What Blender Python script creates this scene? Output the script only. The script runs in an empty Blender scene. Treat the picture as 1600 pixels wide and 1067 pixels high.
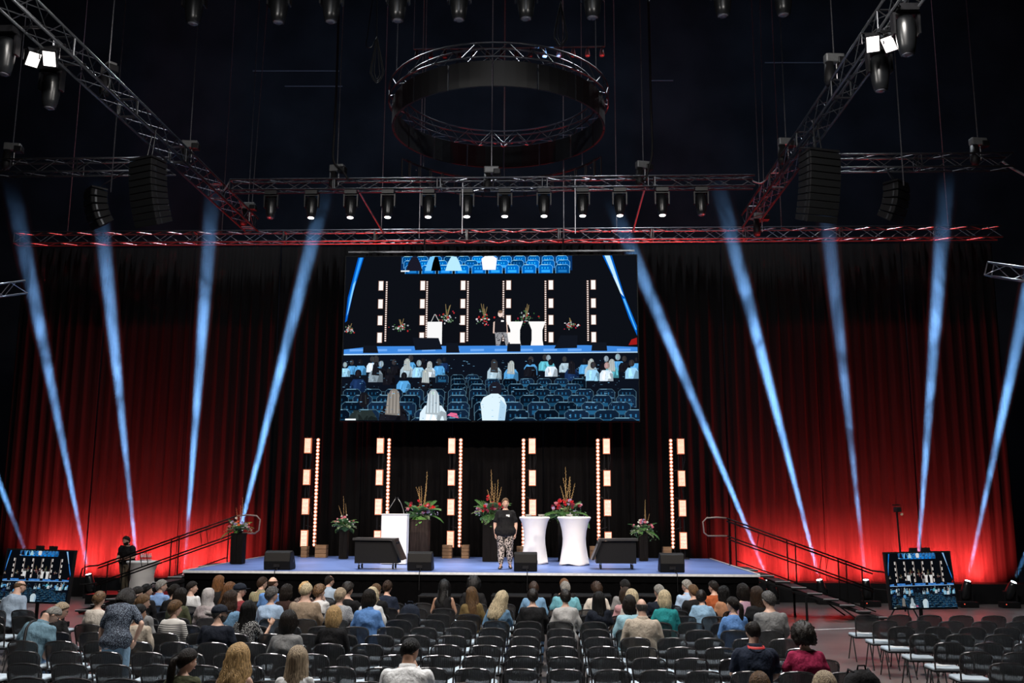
import bpy, math, random
import numpy as np
from mathutils import Vector, Matrix, noise as mnoise

random.seed(7)
rng = np.random.default_rng(7)
scene = bpy.context.scene
COL = scene.collection

# ------------------------------------------------------------------ camera
F = 1500.0
PITCH = math.atan(257 / F)
YAW = math.atan(60 * math.cos(PITCH) / F)
ROLL = 0.0045
CAM = np.array([0.0, 0.0, 2.74])
cp, sp, cy_, sy_ = math.cos(PITCH), math.sin(PITCH), math.cos(YAW), math.sin(YAW)
FWD = np.array([-sy_ * cp, cy_ * cp, sp])
RT0 = np.array([cy_, sy_, 0.0])
UP0 = np.cross(RT0, FWD)
RT = RT0 * math.cos(ROLL) + UP0 * math.sin(ROLL)
UP = np.cross(RT, FWD)
cam_data = bpy.data.cameras.new('camera')
cam_data.sensor_width = 36.0
cam_data.lens = F / 1600 * 36.0
cam_data.clip_end = 300
cam = bpy.data.objects.new('camera', cam_data)
COL.objects.link(cam)
cam.matrix_world = Matrix(((RT[0], UP[0], -FWD[0], CAM[0]), (RT[1], UP[1], -FWD[1], CAM[1]),
                           (RT[2], UP[2], -FWD[2], CAM[2]), (0, 0, 0, 1)))
scene.camera = cam

def U(px, py, Y=None, z=None):
    """the point of the hall seen at a photo position, on the plane Y=const or z=const"""
    d = FWD + (px - 800) / F * RT - (py - 533.5) / F * UP
    t = (Y - CAM[1]) / d[1] if Y is not None else (z - CAM[2]) / d[2]
    return Vector(CAM + t * d)

# ------------------------------------------------------------------ world, exposure, main lights
world = bpy.data.worlds.new('dark_arena')
scene.world = world
world.use_nodes = True
world.node_tree.nodes['Background'].inputs[0].default_value = (0.40, 0.56, 0.95, 1)
world.node_tree.nodes['Background'].inputs[1].default_value = 0.0055
scene.view_settings.view_transform = 'Standard'
scene.view_settings.look = 'None'
scene.view_settings.gamma = 1
scene.view_settings.exposure = 0.0
scene.view_settings.use_curve_mapping = False
cyc = scene.cycles
cyc.max_bounces = 5
cyc.diffuse_bounces = 2
cyc.glossy_bounces = 3
cyc.transmission_bounces = 3
cyc.volume_bounces = 0
cyc.transparent_max_bounces = 10
cyc.sample_clamp_indirect = 3.0
cyc.use_denoising = True

def light(kind, name, loc, target, energy, color=(1, 1, 1), size=0.3, angle=40, blend=0.5):
    L = bpy.data.lights.new(name, kind)
    L.energy = energy
    L.color = color
    if kind == 'AREA':
        L.shape = 'RECTANGLE'
        L.size, L.size_y = size if isinstance(size, tuple) else (size, size)
    else:
        L.shadow_soft_size = size
    if kind == 'SPOT':
        L.spot_size = math.radians(angle)
        L.spot_blend = blend
    o = bpy.data.objects.new(name, L)
    COL.objects.link(o)
    o.location = loc
    o.rotation_euler = (Vector(target) - Vector(loc)).to_track_quat('-Z', 'Y').to_euler()
    return o

CX = -1.68                                   # the hall's axis
for sx in (-1, 1):                           # front-of-house profile spots on the stage
    light('SPOT', 'front_of_house_spot', (CX + sx * 8, 3, 13.5), (CX + sx * 1.2, 25.5, 1.75), 13000, (1.0, 0.85, 0.74), 0.25, 27, 0.6)
light('AREA', 'house_light', (CX - 4.5, 12.6, 13.6), (CX - 3.2, 14.6, 0.0), 1500, (1.0, 0.95, 0.90), (2.4, 2.0))
light('AREA', 'house_light', (CX + 5.2, 12.6, 13.6), (CX + 5.0, 14.6, 0.0), 1600, (1.0, 0.95, 0.90), (2.4, 2.0))

light('AREA', 'truss_fill', (CX, 3.0, 16.5), (CX, 27, 12.0), 30, (0.92, 0.95, 1.0), (8, 1.0)).data.spread = math.radians(50)  # added fill lamp without a fixture, faintly brightens the trusses
for sx in (-1, 1):
    light('AREA', 'ceiling_work_light', (CX + sx * 9.0, 33.5, 28.0), (CX + sx * 8.0, 25.5, 11.5), 700, (0.86, 0.93, 1.0), (1.2, 1.2)).data.spread = math.radians(70)
light('AREA', 'navy_backdrop_fill', (CX, 34, 24.5), (CX, 46, 14), 650, (0.45, 0.62, 1.0), (40, 4))  # added lamp, no real fixture: lifts the dark back wall to navy

# ------------------------------------------------------------------ helpers
MATS = {}
def _nt(name):
    m = bpy.data.materials.new(name)
    m.use_nodes = True
    nt = m.node_tree
    return m, nt, nt.nodes['Principled BSDF']

def M(name, c=(0.5, 0.5, 0.5), rough=0.5, metal=0.0, var=0.12, scale=14.0, alpha=1.0, emit=None, estr=1.0, stretch=(1, 1, 1), bump=0.0, spec=0.5, coat=0.0):
    if name in MATS:
        return MATS[name]
    m, nt, b = _nt(name)
    tc = nt.nodes.new('ShaderNodeTexCoord')
    mp = nt.nodes.new('ShaderNodeMapping')
    mp.inputs['Scale'].default_value = stretch
    nz = nt.nodes.new('ShaderNodeTexNoise')
    nz.inputs['Scale'].default_value = scale
    nz.inputs['Detail'].default_value = 3
    nt.links.new(tc.outputs['Object'], mp.inputs['Vector'])
    nt.links.new(mp.outputs['Vector'], nz.inputs['Vector'])
    rp = nt.nodes.new('ShaderNodeValToRGB')
    rp.color_ramp.elements[0].position, rp.color_ramp.elements[1].position = 0.3, 0.7
    rp.color_ramp.elements[0].color = (*[max(0, x * (1 - var)) for x in c], 1)
    rp.color_ramp.elements[1].color = (*[min(1, x * (1 + var)) for x in c], 1)
    nt.links.new(nz.outputs['Fac'], rp.inputs['Fac'])
    nt.links.new(rp.outputs['Color'], b.inputs['Base Color'])
    b.inputs['Roughness'].default_value = rough
    b.inputs['Metallic'].default_value = metal
    b.inputs['Alpha'].default_value = alpha
    b.inputs['Specular IOR Level'].default_value = spec
    b.inputs['Coat Weight'].default_value = coat
    if bump:
        bp = nt.nodes.new('ShaderNodeBump')
        bp.inputs['Strength'].default_value = bump
        bp.inputs['Distance'].default_value = 0.01 if scale > 9 else 0.03
        nt.links.new(nz.outputs['Fac'], bp.inputs['Height'])
        nt.links.new(bp.outputs['Normal'], b.inputs['Normal'])
    if emit:
        b.inputs['Emission Color'].default_value = (*emit, 1)
        b.inputs['Emission Strength'].default_value = estr
        m.cycles.emission_sampling = 'NONE'
    MATS[name] = m
    return m

def pattern(name, kind, c1, c2, scale=30, rough=0.8):
    """cloth prints: stripes, plaid, dots, speckle, leopard"""
    if name in MATS:
        return MATS[name]
    m, nt, b = _nt(name)
    N, L = nt.nodes.new, nt.links.new
    tc = N('ShaderNodeTexCoord')
    mix = N('ShaderNodeMix'); mix.data_type = 'RGBA'
    mix.inputs[6].default_value, mix.inputs[7].default_value = (*c1, 1), (*c2, 1)
    def wave(axis, sc):
        w = N('ShaderNodeTexWave'); w.wave_type = 'BANDS'; w.bands_direction = axis
        w.inputs['Scale'].default_value = sc; w.inputs['Distortion'].default_value = 0.6; w.inputs['Detail'].default_value = 0
        L(tc.outputs['Object'], w.inputs['Vector'])
        g = N('ShaderNodeMath'); g.operation = 'GREATER_THAN'; g.inputs[1].default_value = 0.62
        L(w.outputs['Fac'], g.inputs[0]); return g.outputs[0]
    if kind == 'stripes':
        s = wave('Z', scale)
        sep = N('ShaderNodeSeparateXYZ'); L(tc.outputs['Object'], sep.inputs[0])
        lt = N('ShaderNodeMath'); lt.operation = 'LESS_THAN'; lt.inputs[1].default_value = 0.94; L(sep.outputs[2], lt.inputs[0])
        mu = N('ShaderNodeMath'); mu.operation = 'MULTIPLY'; L(s, mu.inputs[0]); L(lt.outputs[0], mu.inputs[1])
        L(mu.outputs[0], mix.inputs[0])
    elif kind == 'plaid':
        a, c = wave('Z', scale), wave('X', scale)
        mx = N('ShaderNodeMath'); mx.operation = 'MAXIMUM'; L(a, mx.inputs[0]); L(c, mx.inputs[1]); L(mx.outputs[0], mix.inputs[0])
    else:
        v = N('ShaderNodeTexVoronoi'); v.inputs['Scale'].default_value = scale
        v.inputs['Randomness'].default_value = 0.35 if kind == 'dots' else 1.0
        L(tc.outputs['Object'], v.inputs['Vector'])
        g = N('ShaderNodeMath'); g.operation = 'LESS_THAN'
        g.inputs[1].default_value = {'dots': 0.30, 'speckle': 0.36, 'leopard': 0.52}[kind]
        L(v.outputs['Distance'], g.inputs[0])
        L(g.outputs[0], mix.inputs[0])
    L(mix.outputs[2], b.inputs['Base Color'])
    b.inputs['Roughness'].default_value = rough
    MATS[name] = m
    return m

def attr_emission(name, strength):
    if name in MATS:
        return MATS[name]
    m = bpy.data.materials.new(name); m.use_nodes = True
    nt = m.node_tree; nt.nodes.clear()
    at = nt.nodes.new('ShaderNodeAttribute'); at.attribute_name = 'picture'
    em = nt.nodes.new('ShaderNodeEmission'); em.inputs[1].default_value = strength
    out = nt.nodes.new('ShaderNodeOutputMaterial')
    nt.links.new(at.outputs['Color'], em.inputs[0]); nt.links.new(em.outputs[0], out.inputs[0])
    m.cycles.emission_sampling = 'NONE'
    MATS[name] = m
    return m

def tag(o, label=None, cat=None, group=None, kind=None):
    if label: o['label'] = label
    if cat: o['category'] = cat
    if group: o['group'] = group
    if kind: o['kind'] = kind
    return o

def empty(name, loc=(0, 0, 0), rz=0.0, label=None, cat=None, group=None):
    o = bpy.data.objects.new(name, None)
    o.empty_display_size = 0.1
    COL.objects.link(o)
    o.location = loc
    o.rotation_euler = (0, 0, rz)
    return tag(o, label, cat, group)

def copy_tree(o, parent=None):
    c = o.copy(); COL.objects.link(c); c.parent = parent
    for ch in o.children:
        copy_tree(ch, c)
    return c

def frames(pts):
    P = np.array(pts, float); n = len(P)
    T = np.zeros_like(P)
    T[1:-1] = P[2:] - P[:-2] if n > 2 else 0
    T[0], T[-1] = P[1] - P[0], P[-1] - P[-2]
    T /= np.maximum(np.linalg.norm(T, axis=1, keepdims=True), 1e-9)
    a = np.array([0, 0, 1.0]) if abs(T[0][2]) < 0.9 else np.array([1.0, 0, 0])
    u = np.cross(T[0], a); u /= np.linalg.norm(u)
    out = []
    for i in range(n):
        u = u - T[i] * (u @ T[i]); u /= max(np.linalg.norm(u), 1e-9)
        out.append((P[i], u.copy(), np.cross(T[i], u)))
    return out

class MB:
    def __init__(s):
        s.v, s.f = [], []
    def add(s, verts, faces, mat=None):
        o = len(s.v)
        if mat is not None:
            verts = [tuple(mat @ Vector(v)) for v in verts]
        s.v.extend(tuple(float(a) for a in v) for v in verts)
        s.f.extend(tuple(i + o for i in f) for f in faces)
        return s
    def box(s, c, size, mat=None):
        x, y, z = c; a, b, h = (k / 2 for k in size)
        vs = [(x + i * a, y + j * b, z + k * h) for k in (-1, 1) for j in (-1, 1) for i in (-1, 1)]
        return s.add(vs, [(0, 2, 3, 1), (4, 5, 7, 6), (0, 1, 5, 4), (2, 6, 7, 3), (0, 4, 6, 2), (1, 3, 7, 5)], mat)
    def prism(s, poly, axis, a, b, mat=None):
        """extrude a 2D polygon along an axis from a to b"""
        def p(q, t):
            return {'x': (t, q[0], q[1]), 'y': (q[0], t, q[1]), 'z': (q[0], q[1], t)}[axis]
        n = len(poly)
        vs = [p(q, a) for q in poly] + [p(q, b) for q in poly]
        fs = [tuple(range(n - 1, -1, -1)), tuple(range(n, 2 * n))] + [(i, (i + 1) % n, n + (i + 1) % n, n + i) for i in range(n)]
        return s.add(vs, fs, mat)
    def tube(s, pts, r, n=6, mat=None):
        fr = frames(pts)
        rr = r if hasattr(r, '__len__') else [r] * len(fr)
        vs, fs = [], []
        for (p, u, w), q in zip(fr, rr):
            for k in range(n):
                t = 2 * math.pi * k / n
                vs.append(p + q * (math.cos(t) * u + math.sin(t) * w))
        for i in range(len(fr) - 1):
            for k in range(n):
                k2 = (k + 1) % n
                fs.append((i * n + k, i * n + k2, (i + 1) * n + k2, (i + 1) * n + k))
        m = (len(fr) - 1) * n
        fs += [tuple(range(n - 1, -1, -1)), tuple(m + k for k in range(n))]
        return s.add(vs, fs, mat)
    def rings(s, rings, mat=None, caps=True):
        n = len(rings[0]); vs = [v for r in rings for v in r]; fs = []
        for i in range(len(rings) - 1):
            for k in range(n):
                k2 = (k + 1) % n
                fs.append((i * n + k, i * n + k2, (i + 1) * n + k2, (i + 1) * n + k))
        if caps:
            m = (len(rings) - 1) * n
            fs += [tuple(range(n - 1, -1, -1)), tuple(m + k for k in range(n))]
        return s.add(vs, fs, mat)
    def lathe(s, prof, n=16, mat=None, caps=True):
        return s.rings([[(r * math.cos(2 * math.pi * k / n), r * math.sin(2 * math.pi * k / n), z) for k in range(n)] for r, z in prof], mat, caps)
    def ball(s, c, r, n=10, m=7):
        rx, ry, rz = r if hasattr(r, '__len__') else (r, r, r)
        R = []
        for i in range(m + 1):
            t = -math.pi / 2 + math.pi * (0.02 + 0.96 * i / m)
            R.append([(c[0] + rx * math.cos(t) * math.cos(2 * math.pi * k / n), c[1] + ry * math.cos(t) * math.sin(2 * math.pi * k / n), c[2] + rz * math.sin(t)) for k in range(n)])
        return s.rings(R)
    def mesh(s, name):
        me = bpy.data.meshes.new(name)
        me.from_pydata(s.v, [], s.f)
        me.update()
        return me
    def build(s, name, mat, parent=None, smooth=False, loc=None, bevel=0.0):
        me = s.mesh(name)
        return link(name, me, mat, parent, smooth, loc, bevel)

def link(name, me, mat, parent=None, smooth=False, loc=None, bevel=0.0):
    if mat is not None and not me.materials:
        me.materials.append(mat)
    if smooth:
        me.polygons.foreach_set('use_smooth', [True] * len(me.polygons))
        me.update()
    o = bpy.data.objects.new(name, me)
    COL.objects.link(o)
    if parent: o.parent = parent
    if loc is not None: o.location = loc
    if bevel:
        b = o.modifiers.new('bevel', 'BEVEL'); b.width = bevel; b.segments = 2; b.limit_method = 'ANGLE'
    return o

def rot(axis, deg):
    return Matrix.Rotation(math.radians(deg), 4, axis)
def tr(*p):
    return Matrix.Translation(Vector(p))
ORD = ['', 'first', 'second', 'third', 'fourth', 'fifth', 'sixth', 'seventh', 'eighth', 'ninth', 'tenth', 'eleventh', 'twelfth', 'thirteenth',
       'fourteenth', 'fifteenth', 'sixteenth', 'seventeenth', 'eighteenth', 'nineteenth', 'twentieth', 'twenty-first', 'twenty-second', 'twenty-third',
       'twenty-fourth', 'twenty-fifth', 'twenty-sixth']

# plain materials
BLACK = M('matte_black', (0.007, 0.007, 0.008), 0.55, spec=0.2)
BLACKM = M('black_metal', (0.02, 0.02, 0.022), 0.35, 0.6)
PLASTIC = M('black_plastic', (0.010, 0.010, 0.0115), 0.38, spec=0.35)
ALU = M('aluminium', (0.55, 0.56, 0.58), 0.32, 1.0, 0.08)
DARKALU = M('dark_truss_metal', (0.10, 0.105, 0.115), 0.33, 0.9, 0.1)
CHROME = M('chrome', (0.7, 0.7, 0.72), 0.2, 1.0)
WHITECLOTH = M('white_stretch_cloth', (0.80, 0.77, 0.75), 0.8, var=0.03, scale=4)
WHITEPAINT = M('white_lacquer', (0.85, 0.85, 0.84), 0.5, var=0.02)
WOOD = M('crate_wood', (0.20, 0.11, 0.05), 0.7, var=0.35, scale=6, stretch=(1, 1, 9), bump=0.3)

# ================================================================== THE SETTING
def floor_material():
    m, nt, b = _nt('polished_concrete')
    N, L = nt.nodes.new, nt.links.new
    tc = N('ShaderNodeTexCoord'); nz = N('ShaderNodeTexNoise'); nz.inputs['Scale'].default_value = 0.9; nz.inputs['Detail'].default_value = 8
    L(tc.outputs['Object'], nz.inputs['Vector'])
    rp = N('ShaderNodeValToRGB')
    rp.color_ramp.elements[0].color = (0.10, 0.088, 0.086, 1); rp.color_ramp.elements[1].color = (0.17, 0.148, 0.144, 1)
    rp.color_ramp.elements[0].position, rp.color_ramp.elements[1].position = 0.35, 0.7
    L(nz.outputs['Fac'], rp.inputs['Fac']); L(rp.outputs['Color'], b.inputs['Base Color'])
    n2 = N('ShaderNodeTexNoise'); n2.inputs['Scale'].default_value = 0.7; n2.inputs['Detail'].default_value = 5
    L(tc.outputs['Object'], n2.inputs['Vector'])
    mr = N('ShaderNodeMapRange'); mr.inputs[3].default_value = 0.24; mr.inputs[4].default_value = 0.36
    L(n2.outputs['Fac'], mr.inputs[0]); L(mr.outputs[0], b.inputs['Roughness'])
    return m
fl = MB().box((CX, 18, -0.1), (70, 56, 0.2)).build('floor', floor_material()); tag(fl, 'polished dark grey concrete arena floor', kind='structure')
DARKW = M('dark_arena_wall', (0.03, 0.032, 0.036), 0.95, var=0.3, scale=0.4, spec=0.1)
for nm, c, sz in (('wall_back', (CX, 46.2, 14.65), (70, 0.4, 29.5)), ('wall_left', (CX - 33, 18, 14.65), (0.4, 56, 29.5)), ('wall_right', (CX + 33, 18, 14.65), (0.4, 56, 29.5)),
                  ('wall_front', (CX, -9.8, 14.65), (70, 0.4, 29.5)), ('ceiling', (CX, 18, 29.6), (70, 56, 0.4))):
    tag(MB().box(c, sz).build(nm, DARKW), 'unlit dark arena ' + nm.split('_')[0], kind='structure')
# painted court line on the floor
a0, a1 = U(1215, 986, z=0.002), U(1345, 981, z=0.002)
ln = MB().prism([(a0.x, a0.y - 0.04), (a1.x, a1.y - 0.04), (a1.x, a1.y + 0.04), (a0.x, a0.y + 0.04)], 'z', 0.001, 0.005)
o = ln.build('trim_1', M('white_floor_tape', (0.6, 0.62, 0.62), 0.5)); tag(o, 'pale line taped on the arena floor at the right', kind='structure')

# ---- stage
ST_Z, ST_L, ST_R, ST_F, ST_B = 1.24, -8.45, 4.72, 22.5, 29.2
st = empty('stage', (CX, (ST_F + ST_B) / 2, 0), label='wide low stage with blue carpet and black front skirt', cat='stage')
SKIRT = M('black_skirt_cloth', (0.0016, 0.0016, 0.0018), 0.95, spec=0.02)
EDGE = M('pale_edge_profile', (0.58, 0.60, 0.62), 0.45, 0.0)
W_, D_ = ST_R - ST_L, ST_B - ST_F
SX = (ST_L + ST_R) / 2 - CX
MB().box((SX, 0, ST_Z - 0.11), (W_, D_, 0.18)).build('deck', SKIRT, st)
MB().box((SX, 0.03, ST_Z - 0.012), (W_ - 0.1, D_ - 0.12, 0.024)).build('carpet', M('blue_carpet', (0.10, 0.165, 0.40), 0.42, var=0.18, scale=1.2), st)
MB().box((SX, -D_ / 2 - 0.01, ST_Z - 0.03), (W_ + 0.06, 0.06, 0.05)).build('front_edge_rail', EDGE, st)
for sx in (-1, 1):
    MB().box((SX + sx * (W_ / 2 + 0.01), 0, ST_Z - 0.03), (0.05, D_, 0.075)).build('side_edge_rail', EDGE, st)
SKIRT_ = M('black_skirt_cloth', (0.0016, 0.0016, 0.0018), 0.95, spec=0.02)
def pleated(x0, x1, z0, z1, amp, per, step, seed, rows=2):
    """a hanging cloth along X with soft irregular pleats"""
    n = max(4, int((x1 - x0) / step)); vs, fs = [], []
    for j in range(rows):
        z = z0 + (z1 - z0) * j / (rows - 1)
        for i in range(n + 1):
            x = x0 + (x1 - x0) * i / n
            ph = 2 * math.pi * x / per + 2.2 * mnoise.noise(Vector((x * 0.8, seed, 0)))
            k = amp * (0.6 + 0.7 * abs(mnoise.noise(Vector((x * 1.7, seed, 3)))))
            y = k * math.sin(ph) + 0.35 * k * math.sin(2.7 * ph + z * 0.15) + 0.25 * amp * mnoise.noise(Vector((x * 2, seed, z * 0.5)))
            vs.append((x, y, z))
    for j in range(rows - 1):
        for i in range(n):
            a = j * (n + 1) + i
            fs.append((a, a + 1, a + n + 2, a + n + 1))
    m = MB(); m.add(vs, fs)
    return m
for i in range(6):
    x0 = -W_ / 2 + SX + W_ / 6 * i
    o = pleated(x0, x0 + W_ / 6 - 0.01, 0.01, ST_Z - 0.06, 0.012, 0.3, 0.05, i).build('front_skirt', SKIRT, st, True, (0, -D_ / 2 + 0.03, 0))
for sx in (-1, 1):
    MB().box((SX + sx * (W_ / 2 - 0.05), 0.05, ST_Z / 2 - 0.06), (0.03, D_ - 0.15, ST_Z - 0.14)).build('side_skirt', SKIRT, st)
for i in range(6):
    for yy in (-2.6, 0, 2.6):
        MB().tube([(SX - W_ / 2 + 0.4 + i * (W_ - 0.8) / 5, yy, 0), (SX - W_ / 2 + 0.4 + i * (W_ - 0.8) / 5, yy, ST_Z - 0.2)], 0.03, 6).build('leg', BLACKM, st)

# ---- curtain panels and their truss
CU_Y = 30.6
CURT = M('black_molton', (0.005, 0.0046, 0.0048), 0.95, var=0.15, scale=3, stretch=(6, 6, 0.3), spec=0.03)
edges = np.linspace(-17.6, 14.3, 12)
for i in range(11):
    cxx = (edges[i] + edges[i + 1]) / 2
    where = 'red-lit, on the left side' if i < 3 else ('red-lit, on the right side' if i > 7 else 'dark, behind the stage')
    o = pleated(edges[i] - cxx + 0.01, edges[i + 1] - cxx - 0.01, 0.03, 11.2, 0.045, 0.36, 0.035, i * 1.7, 5).build('stage_curtain', CURT, None, True, (cxx, CU_Y + 0.05 * (i % 2), 0))
    sol = o.modifiers.new('thick', 'SOLIDIFY'); sol.thickness = 0.006
    tag(o, f'black pleated curtain panel, {ORD[i + 1]} of eleven from the left, {where}', 'curtain', 'curtain panels behind the stage')

def truss(name, p0, p1, size, label, mat=None, bay=0.5, r=0.025, lr=0.012, cat='truss', group=None, tri=False):
    p0, p1 = Vector(p0), Vector(p1)
    t = empty(name, p0, 0, label, cat, group)
    ax = (p1 - p0); Ln = ax.length; ax.normalize()
    side = ax.cross(Vector((0, 0, 1))).normalized(); up = side.cross(ax)
    mat = mat or DARKALU
    h = size / 2
    cor = [side * a * h + up * b * h for a, b in ((-1, -1), (1, -1), (1, 1), (-1, 1))]
    for c in cor:
        MB().tube([c, c + ax * Ln], r, 8).build('chord', mat, t, True)
    n = max(1, round(Ln / bay)); st_ = Ln / n
    for q in range(4):
        A, B = cor[q], cor[(q + 1) % 4]
        m = MB()
        for i in range(n):
            s0, s1 = (A, B) if i % 2 == 0 else (B, A)
            m.tube([s0 + ax * st_ * i, s1 + ax * st_ * (i + 1)], lr, 5)
            if i % 6 == 0:
                m.tube([A + ax * st_ * i, B + ax * st_ * i], lr, 5)
        o = m.build('lacing', mat, t); o['kind'] = 'stuff'
    for i in range(0, int(Ln / 3) + 1):
        loop = [c + ax * min(Ln, i * 3) for c in cor]
        MB().tube(loop + loop[:2], r * 0.8, 6).build('coupler_frame', mat, t)
    return t
CTR = truss('curtain_truss', (-17.7, CU_Y - 0.35, 11.42), (14.4, CU_Y - 0.35, 11.42), 0.36, 'long aluminium truss that carries the curtains behind the stage', M('worn_truss_metal', (0.24, 0.245, 0.25), 0.34, 0.95))
for x in (-16, -10.8, -5.5, 2.2, 7.5, 12.8):
    MB().tube([(x + 17.7, 0, 0.18), (x + 17.7, 0, 17.96)], 0.014, 5).build('support_chain', M('chain_steel', (0.26, 0.26, 0.28), 0.35, 0.8, var=0.5, scale=60), CTR)
truss('lighting_truss', (-9.05, 25.9, 11.68), (5.72, 25.9, 11.68), 0.3, 'straight truss above the stage carrying twelve moving-head lights')
truss('diagonal_truss', (-9.7, 14.6, 11.75), (-9.7, 29.9, 11.75), 0.42, 'long truss running from top left corner towards the curtain truss', r=0.03)
truss('diagonal_truss', (6.38, 14.0, 11.75), (6.38, 29.9, 11.75), 0.42, 'long truss running from top right towards the curtain truss', r=0.03)
truss('side_truss', (-15.5, 24.0, 11.6), (-9.98, 24.0, 11.6), 0.36, 'truss at the left behind the large black line array')
truss('side_truss', (6.66, 24.3, 11.62), (12.0, 24.3, 11.62), 0.36, 'truss at the right behind the large black line array')
p, q = U(34, 449, Y=25), U(-60, 462, Y=23.4)
truss('short_truss', q, p, 0.34, 'bright truss end at the left edge below the curtain truss', ALU)
p, q = U(1546, 421, Y=25), U(1680, 440, Y=23.4)
truss('short_truss', p, q, 0.34, 'bright truss end at the right edge below the curtain truss', ALU)
truss('front_truss', (-13, 20, 14.75), (10, 20, 14.75), 0.4, 'truss above the top edge carrying a row of dark moving heads')

# gallery rails far behind in the dark
for k, (x0, x1, y) in enumerate(((395, 530, 111), (445, 535, 135), (1195, 1300, 98), (1015, 1052, 126))):
    a, b = U(x0, y, Y=45.97), U(x1, y, Y=45.97)
    o = MB().tube([a, b], 0.035, 5).build('gallery_rail', M('grey_rail', (0.2, 0.2, 0.22), 0.5))
    tag(o, ['upper gallery rail in the dark left of the ring truss', 'lower gallery rail in the dark left of the ring truss',
            'gallery rail in the dark right of the centre', 'short gallery rail beside the right hoist chain'][k], 'rail')

# ---- low black risers along the curtain, both sides
for sx, nm in ((-1, 'left'), (1, 'right')):
    xa, xb = (-17.4, -9.6) if sx < 0 else (5.6, 14.4)
    t = empty('low_riser', ((xa + xb) / 2, 29.55, 0), 0, f'low black riser carrying beam lights along the {nm} curtain', 'riser')
    n = 4
    for i in range(n):
        w = (xb - xa) / n
        MB().box((xa + w * (i + .5) - (xa + xb) / 2, 0, 0.28), (w - 0.02, 0.7, 0.56)).build('riser_box', BLACK, t)

# ================================================================== LIGHT FIXTURES ON THE FLOOR, BEAMS
def moving_head_meshes():
    b = MB().box((0, 0, 0.055), (0.34, 0.30, 0.11)).mesh('base')
    y = MB().prism([(-0.21, 0.11), (0.21, 0.11), (0.205, 0.46), (0.175, 0.47), (0.17, 0.145), (-0.17, 0.145), (-0.175, 0.47), (-0.205, 0.46)], 'y', -0.07, 0.07).mesh('yoke')
    h = MB().lathe([(0.05, -0.25), (0.11, -0.245), (0.148, -0.18), (0.158, -0.05), (0.15, 0.10), (0.132, 0.24), (0.11, 0.355), (0.09, 0.365)], 18).mesh('head')
    l = MB().lathe([(0.088, 0.366), (0.085, 0.375), (0.05, 0.385), (0.01, 0.388)], 18).mesh('lens')
    for m, k in ((b, PLASTIC), (y, PLASTIC), (h, M('satin_black_shell', (0.008, 0.0088, 0.010), 0.3, spec=0.45))):
        m.materials.append(k)
    for m in (y, h, l):
        m.polygons.foreach_set('use_smooth', [m is not y] * len(m.polygons))
    return b, y, h, l
MHB, MHY, MHH, MHL = moving_head_meshes()
LENS = {}
def lens_mesh(color, strength):
    k = (color, strength)
    if k not in LENS:
        m = MHL.copy()
        m.materials.append(M('lens_%d' % len(LENS), (0.1, 0.1, 0.12), 0.1, emit=color if strength else None, estr=strength))
        LENS[k] = m
    return LENS[k]
def moving_head(loc, label, aim=(0, 0, 1), hanging=False, lens=((1, 1, 1), 0.0), s=1.0, group=None):
    t = empty('moving_head_light', loc, 0, label, 'stage light', group)
    t.scale = (s, s, s)
    if hanging:
        t.rotation_euler = (math.pi, 0, 0)
    link('base', MHB, None, t); link('yoke', MHY, None, t)
    a = Vector(aim)
    if hanging:
        a = Vector((a.x, -a.y, -a.z))
    q = a.to_track_quat('Z', 'Y')
    for nm, me in (('head', MHH), ('lens', lens_mesh(*lens))):
        o = link(nm, me, None, t); o.location = (0, 0, 0.42); o.rotation_mode = 'QUATERNION'; o.rotation_quaternion = q
    return t

def haze_material(length, dens):
    """thin fog that drifts in patches; it is lit only by the lamp that shines through it"""
    m = bpy.data.materials.new('stage_haze'); m.use_nodes = True
    nt = m.node_tree; nt.nodes.clear(); N, L = nt.nodes.new, nt.links.new
    out = N('ShaderNodeOutputMaterial'); vs = N('ShaderNodeVolumeScatter')
    geo = N('ShaderNodeNewGeometry')
    mp = N('ShaderNodeMapping'); mp.inputs['Scale'].default_value = (0.9, 0.9, 0.55)
    nz = N('ShaderNodeTexNoise'); nz.inputs['Scale'].default_value = 1.1; nz.inputs['Detail'].default_value = 4; nz.inputs['Distortion'].default_value = 1.2
    L(geo.outputs['Position'], mp.inputs[0]); L(mp.outputs[0], nz.inputs['Vector'])
    r1 = N('ShaderNodeMapRange'); r1.inputs[1].default_value = 0.40; r1.inputs[2].default_value = 0.56; r1.inputs[3].default_value = 0.22; r1.inputs[4].default_value = 1.0
    L(nz.outputs['Fac'], r1.inputs[0])
    sep = N('ShaderNodeSeparateXYZ'); L(geo.outputs['Position'], sep.inputs[0])
    lo = N('ShaderNodeMapRange'); lo.inputs[1].default_value = 0.4; lo.inputs[2].default_value = 8.0; lo.inputs[3].default_value = 0.10; lo.inputs[4].default_value = 1.0
    hi = N('ShaderNodeMapRange'); hi.inputs[1].default_value = 6.4; hi.inputs[2].default_value = 12.6; hi.inputs[3].default_value = 1.0; hi.inputs[4].default_value = 0.0
    hi.interpolation_type = 'SMOOTHSTEP'
    L(sep.outputs[2], lo.inputs[0]); L(sep.outputs[2], hi.inputs[0])
    a = N('ShaderNodeMath'); a.operation = 'MULTIPLY'; L(lo.outputs[0], a.inputs[0]); L(hi.outputs[0], a.inputs[1])
    b = N('ShaderNodeMath'); b.operation = 'MULTIPLY'; L(a.outputs[0], b.inputs[0]); L(r1.outputs[0], b.inputs[1])
    c = N('ShaderNodeMath'); c.operation = 'MULTIPLY'; c.inputs[1].default_value = dens; L(b.outputs[0], c.inputs[0])
    L(c.outputs[0], vs.inputs['Density']); vs.inputs['Color'].default_value = (1, 1, 1, 1)
    L(vs.outputs[0], out.inputs['Volume'])
    return m
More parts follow.
